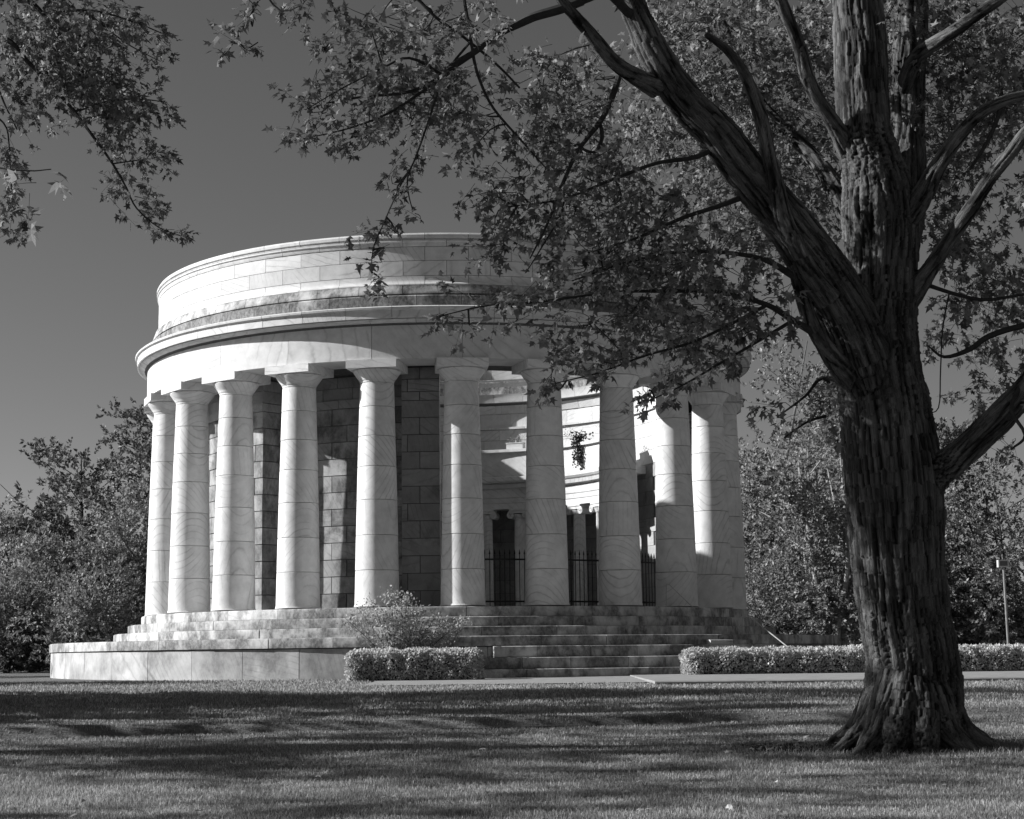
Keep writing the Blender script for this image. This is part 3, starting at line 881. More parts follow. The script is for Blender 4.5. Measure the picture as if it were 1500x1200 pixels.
body = MB(); segs = []
for k, rows in list(limbs.items()) + [('root', r) for r in roots]:
    P, rad = px_path(rows)
    thin = rad < 0.075
    body.tube(P, rad, 20)
    L = np.concatenate([[0], np.cumsum(np.linalg.norm(np.diff(P, axis=0), axis=1))])
    for i in range(len(P) - 1): segs.append((P[i], P[i + 1], L[i], L[i + 1], rad[i], rad[i + 1]))
raw = body.mesh('trunk_raw')
ro = bpy.data.objects.new('trunk', raw); COL.objects.link(ro)
md = ro.modifiers.new('r', 'REMESH'); md.mode = 'VOXEL'; md.voxel_size = 0.0165
md = ro.modifiers.new('s', 'SMOOTH'); md.iterations = 6; md.factor = 0.5
dg = bpy.context.evaluated_depsgraph_get()
tm = bpy.data.meshes.new_from_object(ro.evaluated_get(dg))
COL.objects.unlink(ro); bpy.data.objects.remove(ro)
n = len(tm.vertices)
co = np.empty(n * 3, np.float32); tm.vertices.foreach_get('co', co); co = co.reshape(-1, 3).astype(float)
nr = np.empty(n * 3, np.float32); tm.vertices.foreach_get('normal', nr); nr = nr.reshape(-1, 3).astype(float)
A = np.array([s[0] for s in segs]); B = np.array([s[1] for s in segs])
LA = np.array([s[2] for s in segs]); LB = np.array([s[3] for s in segs]); RA = np.array([s[4] for s in segs]); RB = np.array([s[5] for s in segs])
best = np.full(n, 1e9); bco = np.zeros((n, 3)); brad = np.zeros(n)
for i in range(len(segs)):
    ab = B[i] - A[i]; l2 = ab @ ab
    t = np.clip(((co - A[i]) @ ab) / l2, 0, 1)
    q = co - (A[i] + t[:, None] * ab)
    r_ = RA[i] + (RB[i] - RA[i]) * t
    dist = np.abs(np.linalg.norm(q, axis=1) - r_)
    m_ = dist < best - 0.002
    T = ab / math.sqrt(l2)
    e1 = np.cross(T, [0.31, 0.2, 0.93]) if abs(T[2]) < 0.9 else np.cross(T, [1, 0.1, 0]); e1 /= np.linalg.norm(e1); e2 = np.cross(T, e1)
    c3 = np.stack([q @ e1, q @ e2, LA[i] + (LB[i] - LA[i]) * t], 1)
    best = np.where(m_, dist, best); bco[m_] = c3[m_]; brad[m_] = r_[m_]
bs = bco * np.array([1, 1, 0.30])


def ridged(p, s): return 1 - np.abs(2 * vnoise(p, s) - 1)


from mathutils import noise as mnoise
bs = bco * np.array([1, 1, 0.085])
from mathutils import Euler
TILT = np.array(Euler((0.62, 0.41, 0.87)).to_matrix())


def perlin(p):
    f_ = mnoise.noise
    return np.fromiter((f_(q) for q in p.tolist()), float, len(p))


warp = np.stack([perlin(bco * np.array([2.5, 2.5, 1.6]) + k_) for k_ in (0.3, 7.7)] + [np.zeros(n)], 1) * 0.055
bw = (bs + warp) @ TILT.T
n1 = perlin(bw * 12.0); n2 = perlin(bw * 25.0 + 3.1); n3 = perlin((bco * np.array([1, 1, 0.3])) @ TILT.T * 40 + 5.5)
h1 = np.minimum(1, np.abs(n1) * 2.6); h2 = np.minimum(1, np.abs(n2) * 2.4)
cut = perlin((bco * np.array([1, 1, 0.6])) @ TILT.T * 6 + 2.2)
hh = 0.52 * h1 + 0.36 * h2 + 0.12 * (0.5 + n3)
plate = 0.5 + 0.5 * cut
amp = np.clip(brad / 0.5, 0.05, 1.0) ** 0.6 * 0.075
big = (vnoise(co * 1.7, 21) - 0.5) * 0.06 * np.clip(brad / 0.4, 0, 1)
# burls and old branch scars
for (bx, by, bd, br, ba) in ((1310, 712, 20.45, 0.20, 0.07), (1255, 200, 20.7, 0.12, 0.03), (1315, 508, 20.5, 0.14, 0.05), (1275, 300, 20.6, 0.16, 0.05), (1368, 255, 20.9, 0.16, 0.05)):
    dd = np.linalg.norm(co - px(bx, by, bd), axis=1); big += ba * np.exp(-(dd / br) ** 2)
disp = (hh - 0.55) * amp + (plate - 0.5) * amp * 0.15 + big
co2 = co + nr * disp[:, None] - base
tm.vertices.foreach_set('co', co2.astype(np.float32).ravel())
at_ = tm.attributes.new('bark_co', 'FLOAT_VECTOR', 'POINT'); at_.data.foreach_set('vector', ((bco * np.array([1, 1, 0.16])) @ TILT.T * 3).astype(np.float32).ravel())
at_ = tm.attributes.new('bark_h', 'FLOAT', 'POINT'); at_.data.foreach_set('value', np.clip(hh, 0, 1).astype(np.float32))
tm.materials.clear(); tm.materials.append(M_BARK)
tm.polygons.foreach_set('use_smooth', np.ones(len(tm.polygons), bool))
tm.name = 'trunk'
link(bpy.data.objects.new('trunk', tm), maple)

# thin branches: (x, y, half width, distance)
thin = [
    [(1196, 488, 6, 20.4), (1165, 470, 5, 20.2), (1125, 446, 4, 20), (1060, 430, 3.2, 19.8), (1000, 427, 3, 19.6), (930, 428, 2.5, 19.4), (860, 432, 2.2, 19.2), (780, 442, 1.8, 19), (720, 446, 1.4, 18.9), (650, 462, 0.8, 18.8)],
    [(1125, 446, 3, 20), (1080, 470, 2.6, 19.9), (1020, 500, 2.2, 19.8), (950, 520, 1.9, 19.7), (880, 545, 1.4, 19.6), (815, 560, 0.8, 19.5)],
    [(1160, 470, 3, 20.2), (1110, 500, 2.4, 20), (1060, 530, 2, 19.9), (1000, 565, 1.4, 19.8), (945, 590, 0.8, 19.7)],
    [(1166, 405, 6, 20.2), (1120, 380, 4, 20), (1060, 370, 3, 19.9), (980, 372, 2.4, 19.8), (900, 390, 1.8, 19.7), (840, 410, 1, 19.6)],
    [(850, 2, 8, 19.4), (820, 14, 7.5, 19.2), (785, 24, 7, 19), (755, 38, 6, 18.9), (728, 52, 5.5, 18.8), (690, 80, 5, 18.7), (662, 98, 6, 18.6), (648, 112, 4, 18.6), (600, 135, 2.5, 18.5), (540, 140, 2, 18.5), (480, 150, 1.2, 18.4)],
    [(925, 20, 7, 19.9), (890, -10, 7, 19.6), (850, 2, 7, 19.4)],
    [(680, -20, 3, 18.7), (690, 60, 2.6, 18.7), (700, 110, 2.3, 18.7), (722, 160, 2, 18.8), (760, 205, 1.6, 18.9), (800, 245, 1, 19)],
    [(690, 60, 2, 18.7), (650, 112, 1.8, 18.6), (625, 180, 1.6, 18.5), (604, 240, 1.4, 18.5), (585, 275, 1.2, 18.4), (562, 330, 1, 18.4), (548, 365, 0.9, 18.4), (544, 410, 0.6, 18.4)],
    [(600, -10, 2.6, 18.6), (640, 25, 2.4, 18.6), (680, 55, 2.2, 18.7), (720, 90, 2, 18.8), (760, 130, 1.5, 18.9)],
    [(648, 112, 3, 18.6), (600, 85, 2, 18.5), (560, 100, 1.6, 18.4), (500, 130, 1.1, 18.3), (450, 160, 0.7, 18.3)],
    [(640, 118, 2.5, 18.6), (580, 160, 2, 18.5), (520, 185, 1.4, 18.4), (440, 205, 0.7, 18.3)],
    [(908, 112, 5, 19.9), (895, 150, 4.5, 19.8), (880, 178, 4, 19.7), (866, 196, 3.5, 19.6), (845, 225, 3, 19.5), (828, 262, 3, 19.4), (812, 300, 2.2, 19.3), (795, 340, 1.8, 19.2), (775, 380, 1, 19.2)],
    [(880, 178, 3, 19.7), (884, 200, 3, 19.6), (872, 222, 2.6, 19.6), (850, 215, 2, 19.5)],
    [(828, 262, 1.6, 19.4), (822, 310, 1.4, 19.3), (800, 350, 1.2, 19.2), (770, 400, 0.8, 19.1)],
    [(1060, 208, 6, 20.2), (1020, 230, 4, 20.1), (960, 240, 3, 20), (900, 262, 2.4, 19.9), (830, 290, 1.6, 19.8), (760, 300, 1, 19.7)],
    [(1115, 278, 6, 20.3), (1060, 300, 4, 20.2), (1000, 320, 3, 20), (930, 350, 2, 19.9), (860, 370, 1.2, 19.8)],
    [(1360, 505, 1.0, 20.8), (1384, 522, 2.4, 20.7), (1420, 512, 4.0, 20.5), (1450, 492, 4.5, 20.4), (1500, 478, 4.5, 20.3), (1560, 470, 4, 20.2)],
    [(1345, 412, 4, 20.8), (1368, 420, 3.2, 20.8), (1400, 430, 2.8, 20.8), (1450, 440, 2.5, 20.7), (1510, 430, 2, 20.6)],
    [(1392, 425, 1.3, 20.7), (1382, 480, 1.1, 20.6), (1379, 540, 1.0, 20.6), (1376, 596, 0.9, 20.6), (1355, 604, 0.7, 20.6)],
    [(470, -90, 3, 18.8), (420, -40, 2, 18.4), (380, 0, 1.4, 18.2), (365, 30, 1.1, 18.1), (335, 75, .6, 18)],
    [(1210, 610, 2.4, 21.2), (1180, 620, 1.8, 21.1), (1150, 640, 1.2, 21)],
    [(1240, 560, 4, 21.4), (1205, 552, 3, 21.5), (1180, 580, 2, 21.5), (1140, 610, 1.2, 21.5)],
    [(1470, 148, 4, 20.3), (1450, 200, 3, 20.4), (1420, 250, 2, 20.5)],
    [(1500, 560, 5, 20.1), (1480, 600, 3, 20), (1500, 640, 2.5, 19.9), (1480, 660, 1.5, 19.9)],
]
anchors = []
for rows in thin:
    P, rad = px_path(rows, 4)
    P = P + (vnoise(P * 2.2, 8) - 0.5)[:, None] * 0.05
    mb = MB(); mb.tube(P - base, np.maximum(rad, 0.004), 7); mb.obj('branch', M_TWIG, maple)
    anchors.append(P)
for rows in limbs.values():
    P, rad = px_path(rows, 3); anchors.append(P)
anchors = np.concatenate(anchors)

# leaf masses: x, y, half width, half height, optical depth, distance range
LEFT = (17.8, 20.6); MIDL = (18.6, 21.6); BEH = (21.8, 26.0); RT = (20.9, 25.0)
masses = [
    (478, 165, 60, 45, .8, LEFT), (440, 205, 28, 12, .7, LEFT), (500, 45, 40, 38, .6, LEFT), (555, 30, 55, 32, .9, LEFT), (620, 45, 65, 40, 1., LEFT), (690, 35, 55, 35, 1., LEFT),
    (560, 115, 70, 42, 1.2, LEFT), (645, 140, 75, 50, 1.4, LEFT), (600, 182, 60, 28, 1.1, LEFT), (725, 165, 55, 40, 1., LEFT), (540, 190, 30, 14, .8, LEFT), (526, 221, 12, 7, .9, LEFT),
    (605, 232, 24, 20, .9, LEFT), (585, 280, 28, 20, .7, LEFT), (562, 328, 22, 18, .9, LEFT), (605, 310, 16, 6, 1., LEFT), (550, 375, 14, 12, 1., LEFT), (548, 410, 16, 10, 1., LEFT),
    (692, 222, 20, 18, .8, LEFT), (720, 280, 38, 22, .8, LEFT), (372, 20, 26, 34, .35, (17, 19)), (330, 75, 20, 18, .7, (17, 19)), (378, 62, 12, 8, .9, (17, 19)), (440, 8, 40, 14, .8, (17, 19)), (540, 32, 12, 6, 1, (17, 19)),
    (790, 105, 55, 40, .9, MIDL), (830, 160, 60, 50, 1.4, MIDL), (870, 110, 45, 45, 1.2, MIDL), (800, 205, 60, 40, 1.3, MIDL), (860, 240, 55, 45, 1.4, MIDL), (755, 262, 50, 28, 1.1, MIDL), (805, 300, 55, 32, 1.2, MIDL),
    (725, 335, 38, 30, 1.2, MIDL), (712, 375, 24, 14, 1., MIDL), (830, 335, 60, 45, 1.3, MIDL), (900, 300, 60, 55, 1.5, MIDL), (870, 392, 70, 45, 1.5, MIDL), (960, 330, 70, 55, 1.5, MIDL), (950, 420, 80, 45, 1.5, MIDL),
    (1040, 380, 80, 55, 1.5, MIDL), (1050, 455, 70, 42, 1.3, MIDL), (1105, 440, 50, 45, 1.2, MIDL), (960, 480, 70, 34, 1.3, MIDL), (870, 475, 60, 28, 1.2, MIDL), (832, 515, 40, 20, 1.2, MIDL), (812, 555, 28, 16, 1.2, MIDL),
    (885, 530, 45, 20, 1., MIDL), (985, 550, 42, 22, 1.2, MIDL), (950, 585, 24, 12, 1.2, MIDL), (1040, 520, 50, 28, 1.2, MIDL), (1090, 490, 32, 20, .9, MIDL),
    (765, 440, 50, 16, 1.2, LEFT), (695, 432, 45, 12, 1., LEFT), (650, 460, 26, 9, 1.1, LEFT), (690, 474, 20, 10, 1.1, LEFT), (745, 470, 24, 10, .6, LEFT),
    (1000, 60, 55, 65, 2, BEH), (1050, 150, 60, 70, 2, BEH), (1100, 60, 70, 75, 2, BEH), (1150, 150, 70, 80, 2, BEH), (1140, 260, 60, 65, 2, BEH), (1190, 60, 45, 75, 2, BEH), (1200, 270, 38, 75, 1.5, BEH), (1190, 360, 30, 50, 1.4, BEH),
    (990, 205, 55, 55, 1.8, BEH), (930, 190, 45, 55, 1.6, BEH), (1030, 285, 55, 45, 1.6, BEH), (950, 60, 50, 60, 1.4, BEH), (1090, 350, 50, 40, 1.5, BEH), (1210, 450, 20, 30, 1., BEH), (1290, 40, 90, 60, 2, BEH), (1300, 140, 50, 60, 2, BEH),
    (1400, 60, 70, 65, 2, RT), (1470, 80, 55, 85, 2, RT), (1395, 170, 55, 60, 2, RT), (1465, 190, 50, 40, 1.6, RT), (1410, 255, 48, 45, 1.6, RT), (1388, 340, 34, 50, 1.7, RT), (1450, 365, 55, 30, 1.4, RT), (1405, 430, 52, 35, 1.3, RT), (1472, 415, 45, 40, 1.4, RT),
    (1385, 500, 32, 26, .8, RT), (1460, 520, 52, 26, 1.3, RT), (1430, 580, 40, 24, 1.2, RT), (1482, 470, 36, 24, 1.1, RT), (1482, 655, 26, 16, .9, RT), (1468, 300, 20, 20, .5, RT),
    (1205, 552, 26, 20, 1.3, (20.9, 22)), (1168, 598, 46, 20, .9, (20.9, 22)), (1215, 590, 20, 30, 1., (21.5, 22.5)),
    # the crown goes on outside the frame
    (700, -120, 240, 110, .9, (17, 24)), (1000, -150, 240, 130, 1.2, (17, 25)), (1300, -160, 240, 140, 1.2, (18, 26)), (1640, -60, 140, 180, 1.2, (18, 26)), (1640, 300, 130, 220, 1.2, (18, 25)), (1620, 560, 110, 60, 1., (18, 22)),
    (900, -420, 300, 160, .8, (17, 26)), (1300, -480, 320, 180, .9, (17, 27)), (1660, -380, 160, 160, .9, (18, 26)),
    (1100, 100, 200, 160, .5, (14.5, 17.2)), (1050, -200, 260, 130, .7, (14, 17.5)), (1400, -150, 200, 110, .6, (14.5, 17.5)),
]
twigs = MB(); starts = []; dirs = []
axis = px(1290, 480, 21)
for (cx, cy, rx, ry, tau, (d0, d1)) in masses:
    if (d0, d1) == (14.5, 17.2): continue
    npx = int(tau * (1.75 if d1 >= 25 and cy > -20 else 0.35 if cy < -20 or cx > 1560 else 1.2) * math.pi * rx * ry / 520) + 1
    # mass centre joined to the nearest branch
    cd = RNG.uniform(d0, d1); c3 = px(cx, cy, (d0 + d1) / 2)
    j = np.argmin(np.linalg.norm(anchors - c3, axis=1))
    A0 = anchors[j]
    if np.linalg.norm(A0 - c3) < 1.3:
        t = np.linspace(0, 1, 5)[:, None]
        twigs.tube(A0 + (c3 - A0) * t + rnd_dir(1)[0] * 0.12 * np.sin(t * math.pi) - base, np.linspace(0.012, 0.006, 5), 5, False)
    for k in range(npx):
        rr = 1.12 * RNG.uniform(0, 1) ** 0.55; th = RNG.uniform(0, 2 * math.pi)
        p = px(cx + rx * rr * math.cos(th), cy + ry * rr * math.sin(th), RNG.uniform(d0, d1))
        out = p - axis; out[2] *= 0.4; out /= np.linalg.norm(out) + 1e-6
        dv = out * 0.8 + rnd_dir(1)[0] * 0.9 + np.array([0, 0, -0.25])
        dv /= np.linalg.norm(dv)
        s = p - dv * 0.16
        starts.append(s - 0 * base); dirs.append(dv)
        if RNG.uniform() < 0.5:
            t = np.linspace(0, 1, 4)[:, None]
            far = c3 + (s - c3) * 0.25
            twigs.tube(far + (s - far) * t + rnd_dir(1)[0] * 0.08 * np.sin(t * math.pi) - base, np.linspace(0.006, 0.0035, 4), 3, False)
tw2 = MB()
P, D, N, S = sprays(starts, dirs, 0.34, 12, 0.112, tw2, 0.0035)
V2 = np.array(tw2.v) - base
tw2.v = [tuple(p) for p in V2]
tag(twigs.obj('twigs', M_TWIG, maple), kind='stuff')
tag(tw2.obj('leaf_twigs', M_TWIG, maple), kind='stuff')
split_leaves(maple, P, D, N, S, M_LEAF)

# ------------------------------------------------------------------ the maple whose branches hang in at the top left (trunk outside the frame)
b2 = np.array([-10.5, CAM[1] + 22.5, float(ground_z(-10.5, CAM[1] + 22.5))])
mapl2 = tag(empty('maple_tree', tuple(b2)), 'maple reaching in at the top left with hanging leafy branches, its trunk out of view', 'tree')
mb = MB()
P = spline(np.array([b2 + (0, 0, -0.3), b2 + (0.1, 0, 2.5), b2 + (0.3, 0.1, 6), b2 + (0.2, 0.3, 10), b2 + (0, 0.2, 14)]), 5)
mb.tube(P - b2, np.interp(np.linspace(0, 1, len(P)), [0, 0.15, 0.5, 1], [0.75, 0.5, 0.4, 0.1]), 16)
mb.obj('trunk', M_TWIG, mapl2)
hang = [
    [(-260, -160, 9, 22), (-120, -60, 7, 21.5), (20, -10, 5, 21), (62, 20, 3.6, 21), (98, 70, 3, 21), (130, 120, 2.4, 21), (150, 160, 1.6, 21)],
    [(-260, 0, 8, 21.5), (-100, 20, 6, 21), (5, 55, 4, 20.6), (40, 90, 3.4, 20.6), (75, 125, 3, 20.5), (110, 165, 2.6, 20.5), (140, 205, 2.2, 20.4), (165, 240, 1.8, 20.4), (185, 275, 1.4, 20.4), (200, 305, 1.2, 20.4), (232, 333, .9, 20.4), (264, 345, .6, 20.4)],
    [(110, 165, 1.5, 20.5), (150, 150, 1.3, 20.5), (200, 145, 1, 20.5), (245, 150, .7, 20.5)],
    [(62, 20, 1.8, 21), (130, 15, 1.6, 21), (190, 30, 1.2, 21), (240, 50, .8, 21)],
    [(165, 240, 1.2, 20.4), (200, 235, .9, 20.4), (240, 230, .7, 20.4)],
    [(130, 20, 1.2, 21), (180, 60, 1, 21), (215, 80, .7, 21), (235, 90, .5, 21)],
    [(-100, 190, 2.4, 12), (-20, 240, 1.6, 11.5), (40, 250, 1.2, 11.4), (75, 248, .8, 11.4)],
    [(-120, 60, 3, 21), (-20, 110, 2, 20.8), (10, 160, 1.4, 20.7), (25, 190, 1, 20.7)],
    [(-40, 150, 2, 20.8), (5, 180, 1.4, 20.7), (14, 220, 1, 20.7), (20, 300, .8, 20.6), (40, 315, .5, 20.6)],
]
for rows in hang:
    P, rad = px_path(rows, 4)
    mb = MB(); mb.tube(P - b2, np.maximum(rad, 0.004), 6); mb.obj('branch', M_TWIG, mapl2)
HG = (20, 22)
m2 = [(40, 20, 50, 35, 1.8, HG), (110, 15, 60, 30, 1.8, HG), (170, 20, 40, 25, 1.4, HG), (60, 60, 50, 35, 1.6, HG), (120, 70, 50, 40, 1.8, HG), (90, 110, 50, 35, 1.5, HG), (150, 115, 38, 38, 1.7, HG), (200, 45, 20, 16, 1., HG), (228, 42, 16, 12, 1., HG),
      (218, 68, 14, 10, 1.2, HG), (232, 85, 14, 8, 1.2, HG), (172, 90, 10, 22, .9, HG), (175, 140, 35, 28, 1.6, HG), (215, 145, 25, 14, 1.4, HG), (243, 148, 12, 11, 1.2, HG), (150, 180, 32, 24, 1.5, HG), (205, 185, 18, 14, 1.2, HG), (185, 205, 28, 18, 1.5, HG), (215, 235, 22, 13, 1.4, HG), (237, 232, 9, 14, 1.1, HG),
      (190, 262, 20, 14, 1.5, HG), (208, 285, 16, 14, 1.5, HG), (205, 305, 14, 12, 1.4, HG), (228, 330, 16, 10, 1.4, HG), (258, 344, 12, 6, 1.4, HG), (150, 250, 12, 10, 1.1, HG), (163, 290, 12, 8, .9, HG),
      (12, 100, 22, 34, .9, HG), (22, 150, 18, 34, 1.5, HG), (10, 200, 14, 24, 1.2, HG), (50, 145, 16, 16, .8, HG), (70, 190, 10, 10, 1., HG), (8, 290, 18, 20, 1.5, HG), (30, 312, 18, 9, 1.3, HG), (8, 230, 12, 16, 1., HG), (100, 150, 26, 16, 1., HG),
      (40, 262, 45, 26, 1., (11, 11.9)),
      (-120, 60, 100, 160, 1., (18, 26)), (60, -120, 160, 100, 1., (19, 26)), (-200, -150, 200, 150, 1., (17, 27))]
st2, dr2, st3, dr3 = [], [], [], []
for (cx, cy, rx, ry, tau, (d0, d1)) in m2:
    near = d1 < 13
    npx = int(tau * math.pi * rx * ry / (1300 if near else 270)) + 1
    for k in range(npx):
        rr = math.sqrt(RNG.uniform(0, 1)); th = RNG.uniform(0, 2 * math.pi)
        p = px(cx + rx * rr * math.cos(th), cy + ry * rr * math.sin(th), RNG.uniform(d0, d1))
        dv = np.array([0.55, 0, -0.45]) + rnd_dir(1)[0] * 0.8
        (st3 if near else st2).append(p); (dr3 if near else dr2).append(dv)
tw = MB()
P, D, N, S = sprays(st2, dr2, 0.28, 12, 0.10, tw, 0.0035)
P3, D3, N3, S3 = sprays(st3, dr3, 0.25, 6, 0.125, tw, 0.003)
# the rest of the crown above the lawn to the left, out of the frame
cen = np.array([-13.0, CAM[1] + 21.5, 9.5]) + rnd_dir(125) * (RNG.uniform(0, 1, (125, 1)) ** 0.4) * np.array([7.0, 8.0, 5.5])
nC = 125 * 18
cc = np.repeat(cen, 18, 0) + RNG.normal(0, 1, (nC, 3)) * np.array([0.7, 0.36, 0.36]) * np.repeat(RNG.uniform(0.5, 1.6, (125, 1)), 18, 0)
xx, yy, dd = in_view_px(cc)
keep = (xx < -40) | (yy < -60)
P4, D4, N4, S4 = sprays(cc[keep], rnd_dir(int(keep.sum())), 0.5, 12, 0.16, None)
P, D, N, S = [np.concatenate(q) for q in ((P, P3, P4), (D, D3, D4), (N, N3, N4), (S, S3, S4))]
tw.v = [tuple(np.array(p) - b2) for p in tw.v]
tag(tw.obj('twigs', M_TWIG, mapl2), kind='stuff')
split_leaves(mapl2, P, D, N, S, M_LEAF)


# ------------------------------------------------------------------ broadleaf trees behind and beside
def grow(loc, h, rad, nleaf, lsize, leafm, barkm, label, seed, stems=1, crown0=0.25, trunk_r=0.25, shape=1.0, name='tree', cat='tree', group=None, clump=0.9, lean=0.0, nl=46, up=0.5, wshape=1.6):
    g = np.random.default_rng(seed)
    z0 = float(ground_z(loc[0], loc[1], False))
    root = tag(empty(name, (loc[0], loc[1], z0)), label, cat, group)
    trunk = MB(); tips = []
    for s in range(stems):
        a_ = g.uniform(0, 6.28)
        sp = 0.0 if stems == 1 else g.uniform(0.10, 0.26) * h
        topp = np.array([math.cos(a_) * sp + lean * h, math.sin(a_) * sp, h * g.uniform(0.82, 0.95)])
        b0 = np.array([math.cos(a_), math.sin(a_), 0]) * (0 if stems == 1 else trunk_r * 0.8)
        midp = b0 * 0.5 + topp * 0.45 + np.append(g.normal(0, 0.03 * h, 2), 0)
        P = spline(np.array([b0 + (0, 0, -0.3), b0 + (topp - b0) * 0.18 * np.array([.5, .5, 1]), midp, topp]), 5)
        rr = np.interp(np.linspace(0, 1, len(P)), [0, 0.1, 1], [1.25, 1.0, 0.12]) * trunk_r / math.sqrt(stems)
        trunk.tube(P, rr, 8)
        for k in range(nl // stems):
            t = g.uniform(max(0.12, crown0 - 0.05), 0.97)
            i = int(t * (len(P) - 1)); p0 = P[i]
            zf = (p0[2] / h - crown0) / (1 - crown0)
            wr = rad * (math.sin(math.pi * np.clip(0.2 + 0.74 * zf, 0.02, 0.99)) ** 0.7) * shape * g.uniform(0.65, 1.1)
            az = g.uniform(0, 6.28); 
            e = p0 + np.array([math.cos(az) * wr, math.sin(az) * wr, wr * up * g.uniform(0.3, 1.3)])
            mid = (p0 + e) / 2 + np.array([0, 0, -0.06 * wr]) + g.normal(0, 0.04 * wr + 0.01, 3)
            Q = spline(np.array([p0, mid, e]), 4)
            trunk.tube(Q, np.linspace(max(0.03, rr[i] * 0.5), 0.015, len(Q)), 5, False)
            for q in np.linspace(0.35, 1.0, 5):
                tips.append(Q[int(q * (len(Q) - 1))] + g.normal(0, 0.10 * wr + 0.05, 3))
        tips.append(topp)
    trunk.obj('trunk', barkm, root)
    tips = np.array(tips)
    # drooping and rising sprigs around the limb ends, unevenly filled
    wgt = g.gamma(wshape, 1.0, len(tips)); wgt /= wgt.sum()
    nsub = max(1, int(nleaf * 1.75) // 14)
    ci = g.choice(len(tips), nsub, p=wgt)
    C = tips[ci] + g.normal(0, 1, (nsub, 3)) * clump * np.array([0.65, 0.65, 0.5])
    dirn = (C - tips[ci]) + 0.5 * (C - np.array([0, 0, h * 0.5])) / h + np.array([0, 0, up * 0.5])
    dirn /= np.linalg.norm(dirn, axis=1)[:, None] + 1e-6
    per = 14
    tt = g.uniform(0, 1, (nsub, per, 1))
    P = (C[:, None, :] + dirn[:, None, :] * tt * clump * 0.7 + g.normal(0, 0.10 * clump, (nsub, per, 3)) * (1.1 - tt)).reshape(-1, 3)
    Dv = np.repeat(dirn, per, 0) + g.normal(0, 0.8, (nsub * per, 3))
    rad_ = P - np.repeat(tips[ci], per, 0); rad_ /= np.linalg.norm(rad_, axis=1)[:, None] + 1e-6
    Nv = g.normal(0, 0.5, (nsub * per, 3)) + rad_ * 0.9 + np.array([0, 0, 0.45])
    S = lsize * g.uniform(0.6, 1.35, nsub * per)
    ok = P[:, 2] > 0.15
    cr = bpy.data.objects.new('crown', quads_mesh('crown', P[ok], Dv[ok], Nv[ok], S[ok], leafm))
    tag(link(cr, root), kind='stuff')
    return root


def at_px(x, d):
    p = px(x, 960, d); return (float(p[0]), float(p[1]))


BGG = 'trees behind the temple'
K = 0.0393                                                  # metres per photo pixel at 100 m
# left of the temple
grow(at_px(112, 102), 15.2, 5.0, 21000, 0.26, M_BGDARK, M_DKBARK, 'dark open crowned tree left of the temple with sky showing between its limbs', 31, 1, 0.30, 0.30, 1.0, group=BGG, clump=0.75, up=0.55)
grow(at_px(185, 92), 10.6, 3.0, 15000, 0.20, M_BGLEAF, M_BGBARK, 'bright leafy tree close against the leftmost temple column', 32, 3, 0.08, 0.25, 1.0, group=BGG, clump=0.8)
grow(at_px(222, 118), 21.0, 4.0, 9000, 0.28, M_BGDARK, M_DKBARK, 'tall sparse tree rising behind the leftmost column', 33, 1, 0.35, 0.3, 1.0, group=BGG, clump=0.7)
grow(at_px(45, 90), 7.2, 3.2, 15000, 0.20, M_BGLEAF, M_BGBARK, 'low rounded bushy tree at the left edge before the dark tree', 34, 4, 0.03, 0.25, 1.0, group=BGG, clump=0.8)
grow(at_px(-25, 96), 9.5, 3.6, 11000, 0.22, M_BGLEAF, M_BGBARK, 'leafy tree cut by the left edge of the picture', 35, 2, 0.1, 0.25, 1.0, group=BGG, clump=0.9)
grow(at_px(120, 84), 4.8, 2.5, 11000, 0.17, M_BGLEAF, M_BGBARK, 'low shrub directly behind the left end of the terrace', 36, 4, 0.02, 0.15, 1.0, 'shrub', 'shrub', 'shrubs behind the temple', clump=0.6)
grow(at_px(10, 86), 4.2, 2.4, 9000, 0.17, M_BGDARK, M_BGBARK, 'dark shrub low in the left corner beside the terrace', 37, 4, 0.02, 0.15, 1.0, 'shrub', 'shrub', 'shrubs behind the temple', clump=0.6)
# right of the temple
grow(at_px(1118, 106), 23.5, 4.9, 34000, 0.25, M_BGLEAF, M_BGBARK, 'tall dense leafy tree rising just right of the temple', 41, 2, 0.06, 0.4, 1.0, group=BGG, clump=1.0)
grow(at_px(1222, 86), 11.6, 4.6, 17000, 0.20, M_BGLEAF, M_PALEBARK, 'spreading tree with several pale stems left of the maple trunk', 42, 6, 0.46, 0.62, 1.0, group=BGG, clump=0.85)
grow(at_px(1120, 88), 5.0, 2.6, 12000, 0.17, M_BGLEAF, M_BGBARK, 'leafy shrub behind the right end of the terrace', 43, 4, 0.03, 0.15, 1.0, 'shrub', 'shrub', 'shrubs behind the temple', clump=0.6)
grow(at_px(1380, 110), 17.6, 4.2, 15000, 0.26, M_BGDARK, M_DKBARK, 'pointed dark tree just right of the maple trunk', 44, 1, 0.12, 0.3, 1.0, group=BGG, clump=0.8)
grow(at_px(1478, 98), 12.4, 4.4, 11000, 0.20, M_BGLEAF, M_DKBARK, 'airy tree with dark slanting stems behind the lamp post', 45, 4, 0.28, 0.35, 1.0, group=BGG, clump=0.75, lean=-0.1)
grow(at_px(1560, 100), 12.0, 4.2, 11000, 0.22, M_BGLEAF, M_BGBARK, 'leafy tree cut by the right edge of the picture', 46, 2, 0.15, 0.3, 1.0, group=BGG, clump=0.9)
grow(at_px(1445, 128), 5.6, 4.0, 12000, 0.22, M_BGLEAF, M_BGBARK, 'low rounded far tree below the gap of sky', 47, 3, 0.03, 0.2, 1.0, group=BGG, clump=0.8)
